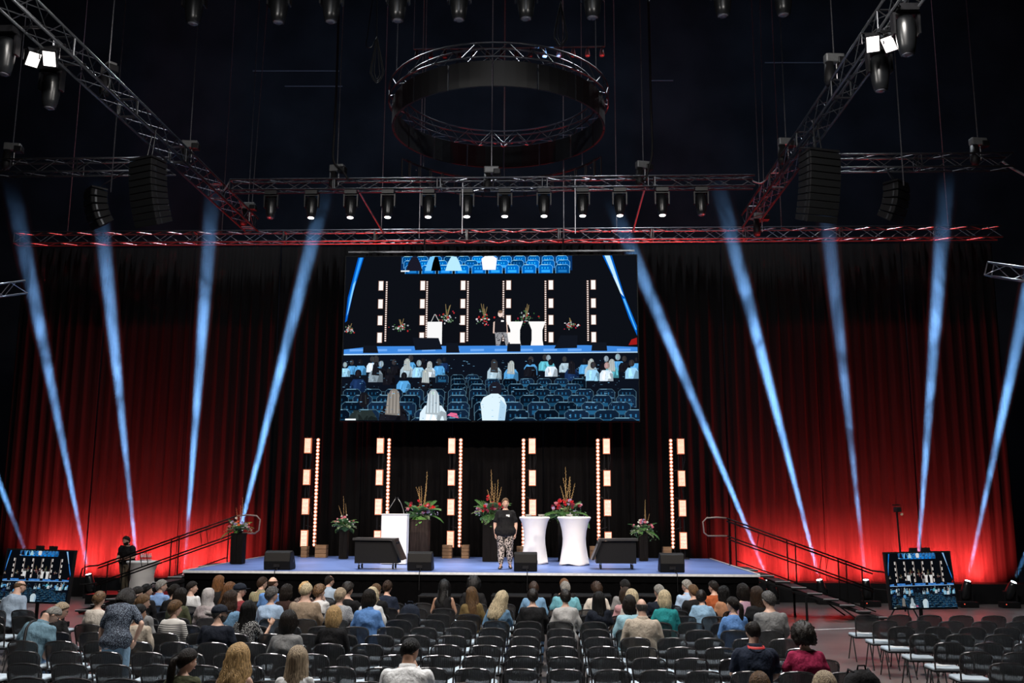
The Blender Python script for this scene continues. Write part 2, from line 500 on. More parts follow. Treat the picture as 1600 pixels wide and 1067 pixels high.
HAZE = haze_material(14, 0.035)
BEAM_Y = 28.75
#      base px        a point further up      brightness, where
BEAMS = [((62, 893), (2, 738), 0.75, 'at the left edge behind the left screen'),
         ((142, 908), (50, 440), 0.8, 'beside the left screen, leaning left'),
         ((218, 905), (166, 400), 1.0, 'rising behind the man in black at the white table'),
         ((287, 905), (324, 410), 1.0, 'rising behind the left handrail, almost upright'),
         ((355, 880), (478, 390), 1.15, 'rising behind the left stage flowers, leaning right'),
         ((1207, 914), (1002, 420), 1.2, 'at right end of stage, leaning strongly left'),
         ((1284, 914), (1150, 390), 1.3, 'under the right handrail, leaning left'),
         ((1354, 916), (1300, 410), 0.55, 'the faint one at the foot of the right stairs'),
         ((1430, 914), (1468, 400), 1.2, 'behind the right screen, almost upright'),
         ((1508, 917), (1597, 490), 1.0, 'right of the right screen, leaning right'),
         ((1577, 917), (1640, 760), 0.5, 'at the right edge')]
for i, (b, u, k, where) in enumerate(BEAMS):
    p0 = U(b[0], b[1], Y=BEAM_Y); p1 = U(u[0], u[1], Y=BEAM_Y + (0.5 if i == 5 else -1.0))
    d = (p1 - p0).normalized()
    base = Vector((p0.x, p0.y, 0.003))
    t = moving_head(base, f'floor light of the blue beam {where}', aim=d, lens=((0.75, 0.9, 1.0), 16.0), s=0.88, group='beam lights along the curtain')
    src = base + Vector((0, 0, 0.37)) + d * 0.35
    L = light('SPOT', 'beam_lamp', src, src + d, 1150000 * k, (0.19, 0.49, 1.0), 0.05, 2.9, 0.75)
    ln_ = 17.0
    m = MB().lathe([(0.06, 0.03), (0.06 + ln_ * math.tan(math.radians(1.6)), ln_)], 20)
    o = m.build('hazy_light_beam', HAZE, None, False, src)
    o.rotation_mode = 'QUATERNION'; o.rotation_quaternion = d.to_track_quat('Z', 'Y')
    tag(o, f'drifting haze lit blue in the light beam {where}', 'haze', kind='stuff')

# red floodlights behind the risers, washing the curtain from below
RED = (1.0, 0.042, 0.038)
def washer(x, label, power):
    t = empty('curtain_washer', (x, 30.05, 0.0), 0, label, 'stage light', 'red washers at the foot of the curtain')
    MB().box((0, 0, 0.10), (0.9, 0.16, 0.10)).build('housing', PLASTIC, t)
    for s in (-1, 1):
        MB().prism([(-0.08, 0.0), (0.08, 0.0), (0.03, 0.11), (-0.03, 0.11)], 'x', s * 0.38 - 0.02, s * 0.38 + 0.02).build('foot', PLASTIC, t)
    m = MB()
    for k in range(8):
        m.lathe([(0.04, 0), (0.035, 0.012), (0.01, 0.018)], 10, tr(-0.385 + k * 0.11, 0, 0.15))
    m.build('lens_row', M('red_led', (0.2, 0.01, 0.01), 0.3, emit=(1, 0.03, 0.02), estr=6), t)['kind'] = 'stuff'
    light('AREA', 'red_wash', (x, 30.05, 0.20), (x, 30.62, 2.0), power * 0.5, RED, (0.9, 0.14)).data.spread = math.radians(110)
    light('SPOT', 'red_throw', (x, 29.92, 0.25), (x, 30.6, 1.15), power * 8.0, RED, 0.12, 55, 1.0)
for i, px in enumerate((70, 125, 180, 235, 290, 340)):
    washer(U(px, 900, Y=30).x, f'red LED wash light at the foot of the left curtain, {ORD[i + 1]} from the left', 1300)
for i, px in enumerate((1185, 1245, 1305, 1365, 1425, 1485, 1538)):
    washer(U(px, 900, Y=30).x, f'red LED wash light at the foot of the right curtain, {ORD[i + 1]} from the left', 1300)

# ================================================================== RIGGING
HEAD_PX = [425, 488, 549, 607, 670, 730, 789, 850, 910, 968, 1034, 1095]
for i, px in enumerate(HEAD_PX):
    x = U(px, 300, Y=25.9).x
    lit = 0 < i < 11
    moving_head((x, 25.9, 11.51), f'black moving-head light, {ORD[i + 1]} of twelve from the left on the stage truss', (0, -0.10, -1), True,
                ((1.0, 0.96, 0.9), 5.0 if lit else 0.0), group='moving heads on the stage truss')
    if lit:
        light('SPOT', 'stage_wash_lamp', (x, 25.86, 10.66), (x * 0.92 + CX * 0.08, 25.4, 1.2), 1100, (1.0, 0.88, 0.78), 0.09, 42, 0.8)
for i, px in enumerate((302, 435, 517, 621, 717, 822, 926, 1130, 1225)):
    moving_head((U(px, 30, Y=20).x, 20, 14.53), f'dark moving head hanging into the top edge, {ORD[i + 1]} from the left', (0, 0, -1), True, s=1.3, group='moving heads at the top edge')
def outrigger_head(px, py, xt, label, s=1.15):
    p = U(px, py, z=11.6)
    t = moving_head(p, label, (0, 0, -1), True, s=s)
    m = MB().tube([(0, 0, -0.03), ((xt - p.x) / s, 0, -0.03)], 0.025, 6)
    m.build('clamp_arm', BLACKM, t)
outrigger_head(83, 104, -9.5, 'black moving head hanging under the left flood lights')
outrigger_head(12, 46, -9.5, 'large black moving head in the top left corner')
outrigger_head(1372, 74, 6.2, 'black moving head hanging just below the right flood lights')
outrigger_head(1413, 12, 6.2, 'large black moving head at the top of the right truss')

def flood(px, py, xt, label, aim, face=(0.30, 0.22)):
    p = U(px, py, z=11.35)
    t = empty('flood_light', p, 0, label, 'stage light', 'flood lights on the long trusses')
    q = (Vector(aim) - p).to_track_quat('Z', 'X')
    R = q.to_matrix().to_4x4()
    MB().box((0, 0, -0.06), (face[0] + 0.05, face[1] + 0.05, 0.12), R).build('housing', BLACK, t)
    m = MB()
    for k in range(3):
        m.box(((k - 1) * face[0] / 3, 0, 0.004), (face[0] / 3 - 0.006, face[1], 0.008), R)
    o = m.build('led_face', M('flood_led', (0.9, 0.9, 0.9), 0.4, emit=(1.0, 0.90, 0.87), estr=2.4), t); o['kind'] = 'stuff'
    MB().tube([(-0.2, 0, 0), (-0.2, 0, 0.22), (0.2, 0, 0.22), (0.2, 0, 0)], 0.015, 6).build('yoke', BLACKM, t)
    MB().tube([(0, 0, 0.22), (xt - p.x, 0, 0.30)], 0.02, 6).build('clamp_arm', BLACKM, t)
    light('SPOT', 'flood_lamp', p + q @ Vector((0, 0, 0.05)), aim, 260, (1.0, 0.93, 0.9), 0.15, 70, 0.9)
flood(52, 93, -9.5, 'left one of the two lit flood lights on the left truss', (-3.5, 11, 1))
flood(77, 92, -9.5, 'right one of the two lit flood lights on the left truss', (-7, 9, 2))
flood(1364, 69, 6.2, 'left one of the two lit flood lights on the right truss', (3.5, 9, 2))
flood(1389, 69, 6.2, 'right one of the two lit flood lights on the right truss', (0.5, 11, 1))

HOISTB = M('hoist_grey', (0.16, 0.165, 0.17), 0.4, 0.4)
CHAIN = M('chain_steel', (0.26, 0.26, 0.28), 0.35, 0.8, var=0.5, scale=60)
def hoist(p, label, ztop=22.0, rz=0.0, low=0.0, chains=((0, 0),)):
    t = empty('chain_hoist', p, rz, label, 'chain hoist')
    MB().box((0, 0, 0), (0.42, 0.2, 0.2)).build('motor', HOISTB, t, bevel=0.03)
    MB().box((0.16, 0, -0.06), (0.2, 0.24, 0.16)).build('gearbox', BLACKM, t, bevel=0.02)
    MB().lathe([(0.09, -0.62), (0.12, -0.5), (0.1, -0.1)], 10, tr(-0.12, 0, 0)).build('chain_bag', BLACK, t, True)
    MB().tube([(0.05, 0, -0.1), (0.05, 0, low - 0.5)], 0.02, 6).build('hook', CHROME, t)
    for dx, tx in chains:
        MB().tube([(dx, 0, 0.1), (tx, 0, ztop - p[2])], 0.014, 5).build('chain', CHAIN, t)
for (px, py, kw, lab, rz) in (
        (20, 230, dict(Y=24.0), 'chain hoist at the left edge above the left side truss', 0.2),
        (170, 107, dict(z=12.4), 'chain hoist high on the left truss beside the flood lights', -0.7),
        (297, 226, dict(z=12.35), 'chain hoist on the left truss above the large line array', 0.1),
        (527, 263, dict(Y=25.9), 'chain hoist above the left part of the stage truss', -0.2),
        (768, 266, dict(Y=25.9), 'chain hoist in the middle of the stage truss', 0.0),
        (1005, 258, dict(Y=25.9), 'chain hoist above the right part of the stage truss', 0.3),
        (388, 322, dict(Y=29.0), 'chain hoist where the left truss meets the curtain truss', 0.0),
        (1188, 338, dict(Y=29.0), 'chain hoist where the right truss meets the curtain truss', 0.0),
        (1303, 92, dict(z=12.5), 'chain hoist high on the right truss below the flood lights', 0.1),
        (1228, 222, dict(z=12.4), 'chain hoist on the right truss above the right line array', 0.1),
        (1528, 222, dict(Y=24.3), 'chain hoist near the right edge above the right side truss', 0.15)):
    p = U(px, py, **kw)
    hoist(p, lab, rz=rz, ztop=29.38, chains=((0, 0), (0.12, 0.5)) if 'meets' in lab else ((0, 0),))

# slack black cable bundles beside the stage-truss hoists and loose loops
CABLE = M('rubber_cable', (0.006, 0.006, 0.007), 0.6, spec=0.2)
def cable(pts, r, label, mat=None):
    P = [Vector(p) for p in pts]; o0 = P[0]
    Q = []
    for i in range(len(P) - 1):                       # catmull-rom smoothing
        a, b, c, d = P[max(i - 1, 0)], P[i], P[i + 1], P[min(i + 2, len(P) - 1)]
        for k in range(6):
            t = k / 6
            Q.append(0.5 * ((2 * b) + (c - a) * t + (2 * a - 5 * b + 4 * c - d) * t * t + (3 * b - a - 3 * c + d) * t ** 3) - o0)
    Q.append(P[-1] - o0)
    o = MB().tube(Q, r, 6).build('cable', mat or CABLE, None, True, o0)
    return tag(o, label, 'cable')
cable([U(x, y, Y=25.7) for x, y in ((527, 0), (529, 20), (526, 130), (523, 200), (521, 250), (535, 266), (545, 282))], 0.035, 'thick dark cable hanging beside the left stage-truss hoist')
cable([U(x, y, Y=25.7) for x, y in ((1013, 0), (1014, 40), (1017, 160), (1019, 235), (1014, 262), (1008, 283))], 0.035, 'thick dark cable hanging beside the right stage-truss hoist')
for k, (cx0, y0, y1) in enumerate(((589, 57, 138), (876, 2, 82))):
    for j in range(3):
        w = (4, 8, 10)[j]
        cable([U(x, y, Y=22) for x, y in ((cx0, y0), (cx0 - w, y0 + 50), (cx0 - w + 1, y1 - 20), (cx0, y1 - 14 + 3 * j), (cx0 + w, y1 - 22), (cx0 + w - 1, y0 + 45), (cx0, y0))], 0.012,
              f'{("inner", "middle", "outer")[j]} loop of the coiled cable hanging {("left", "right")[k]} of the ring truss')
    cable([U(cx0, y0, Y=22), U(cx0, -60, Y=22)], 0.012, f'cord holding the coiled cable {("left", "right")[k]} of the ring truss')
cable([U(x, y, Y=24) for x, y in ((586, -30), (575, 50), (572, 70), (580, 74), (588, 60))], 0.012, 'hanging cable bow left of the ring truss')
cable([U(x, y, Y=Y) for x, y, Y in ((558, 294, 25.95), (580, 332, 28.4), (599, 364, 30.15))], 0.03, 'cable slanting from the stage truss down to the curtain truss, left', M('grey_cable', (0.12, 0.12, 0.13), 0.6))
cable([U(x, y, Y=Y) for x, y, Y in ((1008, 292, 25.95), (998, 328, 28.4), (989, 362, 30.15))], 0.03, 'cable slanting from the stage truss down to the curtain truss, right', M('grey_cable', (0.12, 0.12, 0.13), 0.6))
cable([U(x, y, Y=26.4) for x, y in ((340, 296), (350, 297), (358, 285), (364, 281))], 0.02, 'cable bridging from the left truss to the stage truss', M('grey_cable', (0.12, 0.12, 0.13), 0.6))
cable([U(x, y, Y=26.4) for x, y in ((1176, 283), (1190, 286), (1205, 272), (1215, 262))], 0.02, 'cable bridging from the right truss to the stage truss', M('grey_cable', (0.12, 0.12, 0.13), 0.6))
cable([U(x, y, Y=24.3) for x, y in ((1566, 252), (1580, 262), (1605, 276))], 0.03, 'thick cable leaving the right side truss at the right edge', M('grey_cable', (0.12, 0.12, 0.13), 0.6))
for k, (px, y0, y1, Y, w) in enumerate(((655, -20, 372, 28.6, 'left carrying the big screen'), (881, -20, 372, 28.6, 'right carrying the big screen'), (173, 118, 300, 23.6, 'of the left small line array'), (1412, 82, 290, 23.8, 'of the right small line array'),
                                        (722, 285, 365, 25.76, 'between the trusses above the big screen'), (899, 281, 365, 25.76, 'right of the centre between the trusses'))):
    a = U(px, y1, Y=Y); b = Vector((a.x, a.y, U(px, y0, Y=Y).z if 'between' in w else 29.39))
    o = MB().tube([(0, 0, 0), b - a], 0.016, 5).build('hanging_chain', CHAIN, None, False, a); tag(o, f'thin steel chain {w}', 'chain')

def line_array(px, py, Y, n, w, h, d, yaw, bend, label, to=None):
    p = U(px, py, Y=Y)
    t = empty('line_array', p, math.radians(yaw), label, 'loudspeaker')
    MB().box((0, 0, 0.05), (w * 0.95, d, 0.05)).build('bumper', BLACKM, t)
    for s in (-1, 1):
        q = Matrix.Rotation(-math.radians(yaw), 3, 'Z') @ (Vector(to) - p)
        MB().tube([(s * 0.08, 0, 0.07), (q.x + s * 0.05, q.y, q.z)], 0.015, 5).build('pin', DARKALU, t)
    z, y, a = 0.0, 0.0, 0.0
    for i in range(n):
        a = bend * i
        Mx = tr(0, y, z) @ rot('X', a)
        c = MB().prism([(-d / 2, 0), (d / 2, -h * 0.12), (d / 2, -h * 0.88), (-d / 2, -h)], 'x', -w / 2, w / 2, Mx)
        c.build('cabinet', BLACK, t, bevel=0.012)
        for s in (-1, 1):
            MB().box((s * (w / 2 + 0.008), -d * 0.25, -h / 2), (0.016, 0.05, h * 0.75), Mx).build('link_plate', DARKALU, t)
        MB().box((0, -d / 2 - 0.006, -h / 2), (w * 0.94, 0.012, h * 0.86), Mx).build('grille', M('black_grille', (0.004, 0.0045, 0.005), 0.6, var=0.5, scale=120, spec=0.2), t)
        step = Mx.to_3x3() @ Vector((0, 0, -h)); y += step.y; z += step.z
line_array(232, 255, 21.6, 10, 0.74, 0.150, 0.5, -24, 2.6, 'large black line array of loudspeakers hanging at the left', (-9.5, 21.6, 11.62))
line_array(1280, 243, 21.4, 10, 0.80, 0.155, 0.5, 18, 2.2, 'large black line array of loudspeakers hanging at the right', (6.18, 21.4, 11.62))
line_array(150, 300, 24.4, 5, 0.62, 0.19, 0.42, -46, 8.0, 'small curved line array behind the large left one', (-11.3, 24.05, 11.5))
line_array(1400, 290, 24.6, 5, 0.62, 0.19, 0.42, 42, 8.0, 'small curved line array right of the large right one', (8.8, 24.35, 11.5))

# ---- round truss with its dark ring screen above the stage
rt = empty('ring_truss', (CX + 0.25, 25.9, 14.0), 0, 'dark circular truss with a ring-shaped screen hanging high above the stage', 'truss')
RR = 3.12
def ringpts(r, z, n=48):
    return [(r * math.cos(2 * math.pi * k / n), r * math.sin(2 * math.pi * k / n), z) for k in range(n + 1)]
for r in (RR, RR - 0.35):
    for z in (0.0, 0.38):
        MB().tube(ringpts(r, z), 0.024, 6).build('chord', DARKALU, rt, True)
m = MB()
for k in range(48):
    a, b = 2 * math.pi * k / 48, 2 * math.pi * (k + 1) / 48
    for (r0, z0, r1, z1) in ((RR, 0, RR, 0.38), (RR - 0.35, 0, RR - 0.35, 0.38), (RR, 0, RR - 0.35, 0)):
        if k % 2: r0, z0, r1, z1 = r1, z1, r0, z0
        m.tube([(r0 * math.cos(a), r0 * math.sin(a), z0), (r1 * math.cos(b), r1 * math.sin(b), z1)], 0.012, 4)
m.build('lacing', DARKALU, rt)['kind'] = 'stuff'
GREYP = M('ring_screen_panel', (0.004, 0.0043, 0.0055), 0.5, var=0.25, scale=1.2)
for k in range(16):
    a, b = 2 * math.pi * (k + 0.02) / 16, 2 * math.pi * (k + 0.98) / 16
    m = MB()
    pts = [a + (b - a) * j / 4 for j in range(5)]
    ro, ri = RR - 0.1, RR - 0.16
    m.rings([[(ro * math.cos(t), ro * math.sin(t), -0.75), (ro * math.cos(t), ro * math.sin(t), -0.06), (ri * math.cos(t), ri * math.sin(t), -0.06), (ri * math.cos(t), ri * math.sin(t), -0.75)] for t in pts])
    m.build('screen_panel', GREYP, rt)
for k in range(3):
    a = math.pi * (0.5 + 2 * k / 3)
    MB().tube([(RR * math.cos(a), RR * math.sin(a), 0.38), (RR * math.cos(a), RR * math.sin(a), 15.38)], 0.014, 5).build('chain', CHAIN, rt)
# row of square frames behind and below the ring
ft = empty('frame_ring', (CX + 0.25, 27.4, 12.75), 0, 'curved row of dark square frames hanging behind the ring truss', 'rigging')
for k in range(17):
    a = math.radians(25 + 130 * k / 16)
    Mx = tr(3.2 * math.cos(a), 3.2 * math.sin(a) - 1.2, 0) @ rot('Z', math.degrees(a) - 90)
    s_ = 0.19
    lp = [Mx @ Vector(v) for v in ((-s_, 0, -0.28), (s_, 0, -0.28), (s_, 0, 0.28), (-s_, 0, 0.28))]
    fr = MB().tube(lp + lp[:2], 0.022, 5).build('square_frame', BLACKM, ft)
    if k % 2:
        MB().ball(Mx @ Vector((0.05, -0.02, 0.12)), 0.022, 6, 4).build('bolt', CHROME, fr)
MB().tube([(3.2 * math.cos(math.radians(q)), 3.2 * math.sin(math.radians(q)) - 1.2, 0.32) for q in range(25, 156, 5)], 0.02, 5).build('carrying_tube', DARKALU, ft)
for q in (40, 90, 140):
    x, y = 3.2 * math.cos(math.radians(q)), 3.2 * math.sin(math.radians(q)) - 1.2
    MB().tube([(x, y, 0.32), (x, y, 16.63)], 0.012, 5).build('chain', CHAIN, ft)
bt = empty('square_rig', (CX + 0.35, 30, 17.2), 0, 'dark rectangular lamp frame behind the top of the ring truss', 'rigging')
z0 = U(800, 75, Y=30).z - 17.2
MB().tube([(-3.2, 0, z0), (3.2, 0, z0)], 0.03, 6).build('tube', DARKALU, bt)
for k in range(14):
    x = -3.1 + k * 0.477
    MB().lathe([(0.07, -0.34), (0.09, -0.3), (0.06, -0.14), (0.03, -0.02)], 8, tr(x, 0, z0)).build('lamp_can', HOISTB if k > 8 else BLACKM, bt, True)
for s in (-1, 1):
    MB().tube([(s * 3.2, 0, z0), (s * 3.2, 0, 12.18)], 0.014, 5).build('chain', CHAIN, bt)

# ================================================================== SCREENS
def picture_mesh():
    """the live camera picture: flat print, every shape a coloured polygon in a thin stack"""
    V, Fc, Cc = [], [], []
    cnt = [0]
    r = random.Random(3)
    def poly(pts, col):
        d = cnt[0] * 3.5e-5; cnt[0] += 1
        o = len(V)
        for x, y in pts:
            u = min(1, max(0, (x - 45) / 1518.0)); v = min(1, max(0, 1 - (y - 65) / 840.0))
            V.append((u - 0.5, -d, v - 0.5))
        Fc.append(tuple(range(o, o + len(pts)))); Cc.append(col)
    def rect(x0, y0, x1, y1, c): poly([(x0, y1), (x1, y1), (x1, y0), (x0, y0)], c)
    def disc(x, y, rx, ry, c, n=9): poly([(x + rx * math.cos(2 * math.pi * k / n), y + ry * math.sin(2 * math.pi * k / n)) for k in range(n)], c)
    def chair(x, y, w, fill, edge, lo):
        h = w * 0.62
        sh = lambda e: [(x - w / 2 + e, y + h), (x + w / 2 - e, y + h), (x + w / 2 - e, y + h * .25), (x + w * .34, y + e), (x - w * .34, y + e), (x - w / 2 + e, y + h * .25)]
        poly(sh(0), edge); kf = r.uniform(.3, 1.8); fill = tuple(c * kf for c in fill); poly(sh(w * .028), fill)
        rect(x - w * .3, y + h * .62, x + w * .3, y + h * .9, tuple(c * kf * .9 for c in lo))
        for q in range(3): rect(x + w * (-.28 + .2 * q), y + h * .3, x + w * (-.22 + .2 * q), y + h * .5, tuple(min(1, c * kf * 1.3) for c in lo))
        rect(x - w * .3, y, x + w * r.uniform(-.1, .3), y + w * .035, tuple(min(1, c * 2.4) for c in edge))
    def figure(x, y, s, hair, top, long=False, seed=0):
        """back of a seated person: y is the head top, s the head width"""
        poly([(x - s * 1.25, y + s * 3.4), (x + s * 1.25, y + s * 3.4), (x + s * 1.2, y + s * 2.1), (x + s * .75, y + s * 1.45), (x - s * .75, y + s * 1.45), (x - s * 1.2, y + s * 2.1)], top)
        dk = tuple(c * .45 for c in top)
        poly([(x + s * .2, y + s * 3.4), (x + s * 1.25, y + s * 3.4), (x + s * 1.2, y + s * 2.1), (x + s * .7, y + s * 1.9)], dk)
        poly([(x - s * .5, y + s * 1.6), (x - s * .1, y + s * 1.65), (x - s * .35, y + s * 3.2), (x - s * .7, y + s * 3.2)], tuple(min(1, c * 1.35) for c in top))
        for k in range(4):
            xx = x + s * r.uniform(-1, .9); yy = y + s * r.uniform(1.7, 2.6); c = r.uniform(.4, 1.5)
            poly([(xx, yy), (xx + s * .12, yy), (xx + s * r.uniform(.0, .5), yy + s * .9), (xx + s * r.uniform(-.3, .1), yy + s * .9)], tuple(min(1, q * c) for q in top))
        hx = r.uniform(-.12, .12) * s
        disc(x + hx, y + s * .62, s * r.uniform(.46, .54), s * .64, hair, 11)
        for k in range(3):
            q = r.uniform(-.35, .3) * s
            poly([(x + hx + q - s * .03, y + s * .95), (x + hx + q + s * .05, y + s * .95), (x + hx + q * .7 + s * .03, y + s * .2), (x + hx + q * .7 - s * .02, y + s * .2)], tuple(min(1, c * r.uniform(1.2, 2.4) + .01) for c in hair))
        if long:
            poly([(x - s * .72, y + s * 2.2), (x + s * .62, y + s * 2.3), (x + s * .5, y + s * .5), (x - s * .5, y + s * .5)], hair)
            for k in range(4):
                xx = x - s * .5 + k * s * .3
                poly([(xx - s * .06, y + s * 2.1), (xx + s * .06, y + s * 2.1), (xx + s * .05, y + s * .5), (xx - s * .02, y + s * .3)], tuple(min(1, c * 1.7) for c in hair))
    K = (0.004, 0.005, 0.008)
    rect(45, 65, 1563, 905, K)
    # beams
    for q, c in (([(108, 70), (138, 70), (88, 250), (60, 400), (50, 408), (60, 280)], (0.0, 0.10, 0.55)), ([(116, 70), (132, 70), (80, 260), (57, 390), (68, 280)], (0.03, 0.35, 1.0)),
                 ([(100, 190), (86, 210), (58, 375), (64, 360)], (0.25, 0.65, 1.0)),
                 ([(1388, 66), (1436, 66), (1500, 280), (1560, 430), (1560, 480), (1520, 390), (1470, 240)], (0.0, 0.12, 0.6)),
                 ([(1398, 66), (1426, 66), (1490, 270), (1450, 190)], (0.55, 0.85, 1.0)), ([(1440, 170), (1464, 200), (1496, 280), (1478, 262)], (0.7, 0.92, 1.0)),
                 ([(1490, 290), (1500, 290), (1558, 450), (1552, 450)], (0.1, 0.5, 1.0))):
        poly(q, c)
    # strip of the screen within the picture
    rect(335, 66, 1230, 142, (0.003, 0.03, 0.12))
    for row, (yy, w) in enumerate(((62, 62), (84, 68), (108, 74))):
        n = int(900 / (w * 1.18))
        for k in range(n):
            x = 372 + k * w * 1.18 + row * 11
            if x < 1196: chair(x, yy + 3, w, (0.0, 0.10, 0.40), (0.25, 0.65, 1.0), (0.02, 0.3, 0.85))
    for x, c, s in ((405, (0.01, 0.01, 0.02), 34), (500, (0.2, 0.6, 1.0), 30), (612, (0.5, 0.85, 1.0), 34), (520, (0.0, 0.0, 0.0), 20)):
        poly([(x - s * 1.3, 142), (x + s * 1.3, 142), (x + s * .9, 100), (x + s * .4, 68), (x - s * .4, 68), (x - s * .9, 100)], c)
    poly([(765, 138), (832, 138), (838, 78), (818, 66), (775, 66), (757, 80)], (1, 1, 1))
    rect(335, 139, 380, 146, (0.9, 0.95, 1))
    # light towers
    for px, dx in ((233, 263), (452, 475), (663, 688), (900, 873), (1119, 1091), (1338, 1309)):
        for a, b in ((195, 242), (290, 336), (375, 422), (462, 512)):
            rect(px - 14, a - 2, px + 14, b + 2, (0.25, 0.12, 0.08)); rect(px - 11, a, px + 11, b, (1.0, 0.97, 0.95))
        for k in range(28):
            y = 200 + k * 11.2
            rect(dx - 5, y - 4, dx + 5, y + 4, (0.40, 0.22, 0.16)); rect(dx - 3.4, y - 2.8, dx + 3.4, y + 2.8, (1, 0.93, 0.9))
    # flowers
    def bunch(x, y, w, h):
        for k in range(5):
            a = r.uniform(-.35, .35); L = h * r.uniform(.7, 1.3)
            poly([(x - 2, y), (x + 2, y), (x + a * L + 1.5, y - L), (x + a * L - 1.5, y - L)], (0.25, 0.18, 0.08))
        for k in range(46):
            c = r.choice([(0.03, 0.09, 0.03), (0.05, 0.14, 0.05), (0.5, 0.03, 0.03), (0.4, 0.02, 0.05), (0.35, 0.38, 0.40), (0.12, 0.2, 0.12), (0.7, 0.7, 0.72)])
            disc(x + r.gauss(0, w * .4), y + r.gauss(0, h * .28), r.uniform(2, 6), r.uniform(2, 6), c, 6)
    bunch(345, 435, 45, 35); bunch(580, 390, 55, 60); bunch(775, 390, 55, 62); bunch(990, 388, 60, 62); bunch(1222, 428, 40, 34); bunch(75, 448, 35, 30)
    # lectern, tables
    rect(480, 407, 557, 522, (0.95, 0.95, 0.95)); poly([(497, 408), (501, 408), (520, 368), (516, 368)], (0.5, 0.5, 0.5)); poly([(540, 408), (544, 408), (522, 368), (518, 368)], (0.5, 0.5, 0.5))
    for x0, x1 in ((895, 975), (1003, 1092)):
        c = (x0 + x1) / 2; w = (x1 - x0) / 2
        poly([(c - w * .8, 546), (c + w * .8, 546), (c + w * .62, 500), (c + w * .62, 450), (c + w, 407), (c - w, 407), (c - w * .62, 450), (c - w * .62, 500)], (1, 0.98, 0.97))
    # person on the stage in the picture
    poly([(838, 545), (850, 552), (872, 470), (893, 552), (905, 540), (892, 450), (830, 455)], (0.3, 0.3, 0.32))
    for k in range(30): disc(r.uniform(838, 890), r.uniform(462, 540), 3, 3, (0.02, 0.02, 0.03), 5)
    poly([(822, 410), (820, 465), (828, 468), (838, 400)], (0.75, 0.55, 0.48)); poly([(893, 410), (898, 465), (890, 468), (880, 400)], (0.75, 0.55, 0.48))
    poly([(828, 462), (892, 462), (888, 398), (872, 388), (846, 388), (830, 398)], (0.008, 0.008, 0.012))
    disc(858, 368, 13, 17, (0.85, 0.66, 0.58)); disc(858, 357, 12, 8, (0.2, 0.12, 0.08)); rect(862, 400, 876, 408, (1, 1, 1))
    # stage band
    poly([(50, 572), (1560, 560), (1560, 538), (1300, 528), (200, 532), (50, 548)], (0.05, 0.25, 0.75))
    for k in range(12):
        x = 80 + k * 125; poly([(x, 558), (x + 70, 556), (x + 70, 546), (x, 546)], (0.16, 0.42, 0.95))
    poly([(50, 577), (1560, 566), (1560, 561), (50, 571)], (0.5, 0.75, 1.0))
    for q in ([(405, 488), (540, 490), (560, 548), (420, 552)], [(1168, 478), (1255, 478), (1252, 542), (1135, 545)], [(150, 528), (220, 528), (230, 566), (150, 566)], [(580, 516), (640, 516), (650, 565), (580, 565)],
              [(896, 520), (963, 520), (963, 560), (893, 560)], [(1330, 514), (1402, 514), (1406, 557), (1325, 557)]):
        poly(q, (0.006, 0.008, 0.014))
    poly([(1515, 528), (1558, 525), (1558, 490), (1530, 500)], (0.35, 0.01, 0.01))
    # hall in front of the stage
    poly([(45, 905), (1563, 905), (1563, 567), (45, 578)], (0.004, 0.006, 0.012))
    D = (0.008, 0.008, 0.012); BL = (0.10, 0.38, 0.75); PB = (0.35, 0.68, 0.95); W = (0.75, 0.88, 1.0); TE = (0.12, 0.5, 0.62); BG = (0.45, 0.6, 0.7); NV = (0.01, 0.03, 0.10); BR = (0.03, 0.028, 0.03); BLO = (0.36, 0.40, 0.40); GR = (0.25, 0.32, 0.38)
    ppl = [(60, 612, 22, GR, PB), (95, 600, 22, BR, BL), (140, 596, 24, D, BL), (200, 582, 24, BR, W), (220, 578, 24, BR, BL), (245, 606, 26, GR, D), (315, 598, 24, BR, D), (395, 576, 26, BR, BL), (380, 594, 28, BLO, BG), (440, 602, 26, GR, PB), (462, 592, 22, D, D),
           (497, 608, 24, BLO, W), (545, 595, 26, BR, BL), (570, 586, 22, D, NV), (830, 598, 30, BR, BG), (915, 606, 30, BLO, BL), (1015, 584, 28, BR, BL), (1012, 598, 26, D, D), (1085, 575, 24, BR, TE), (1108, 577, 24, GR, TE), (1120, 598, 26, D, W), (1190, 584, 24, BR, BG),
           (1225, 606, 30, D, NV), (1290, 592, 24, D, BL), (1322, 596, 26, BLO, BG), (1330, 612, 28, BR, PB), (1398, 582, 24, GR, D), (1400, 614, 28, (0.35, 0.25, 0.22), W), (1428, 598, 28, BLO, TE), (1462, 572, 26, GR, BL), (1492, 582, 24, BR, D), (1530, 602, 28, BR, PB), (1550, 588, 22, D, BL),
           (130, 650, 34, D, NV), (220, 612, 30, D, GR), (365, 664, 30, D, BL), (478, 650, 30, BLO, D), (290, 640, 26, D, D)]
    rows = [(676, 66, 78), (696, 74, 88), (722, 82, 97), (748, 92, 108), (778, 102, 122), (812, 114, 136), (850, 126, 152), (890, 138, 168)]
    items = [('p', q[1] + q[2] * 3.2, q) for q in ppl]
    for k, (y, w, p) in enumerate(rows):
        for j in range(22):
            x = 640 + (j - 8) * p + (k % 3) * 4
            if 30 < x < 1570 and not (k < 3 and (x < 560 or 1290 < x)) and not (k < 1 and x > 780):
                items.append(('c', y + w * .5, (x, y, w)))
    items.sort(key=lambda t: t[1])
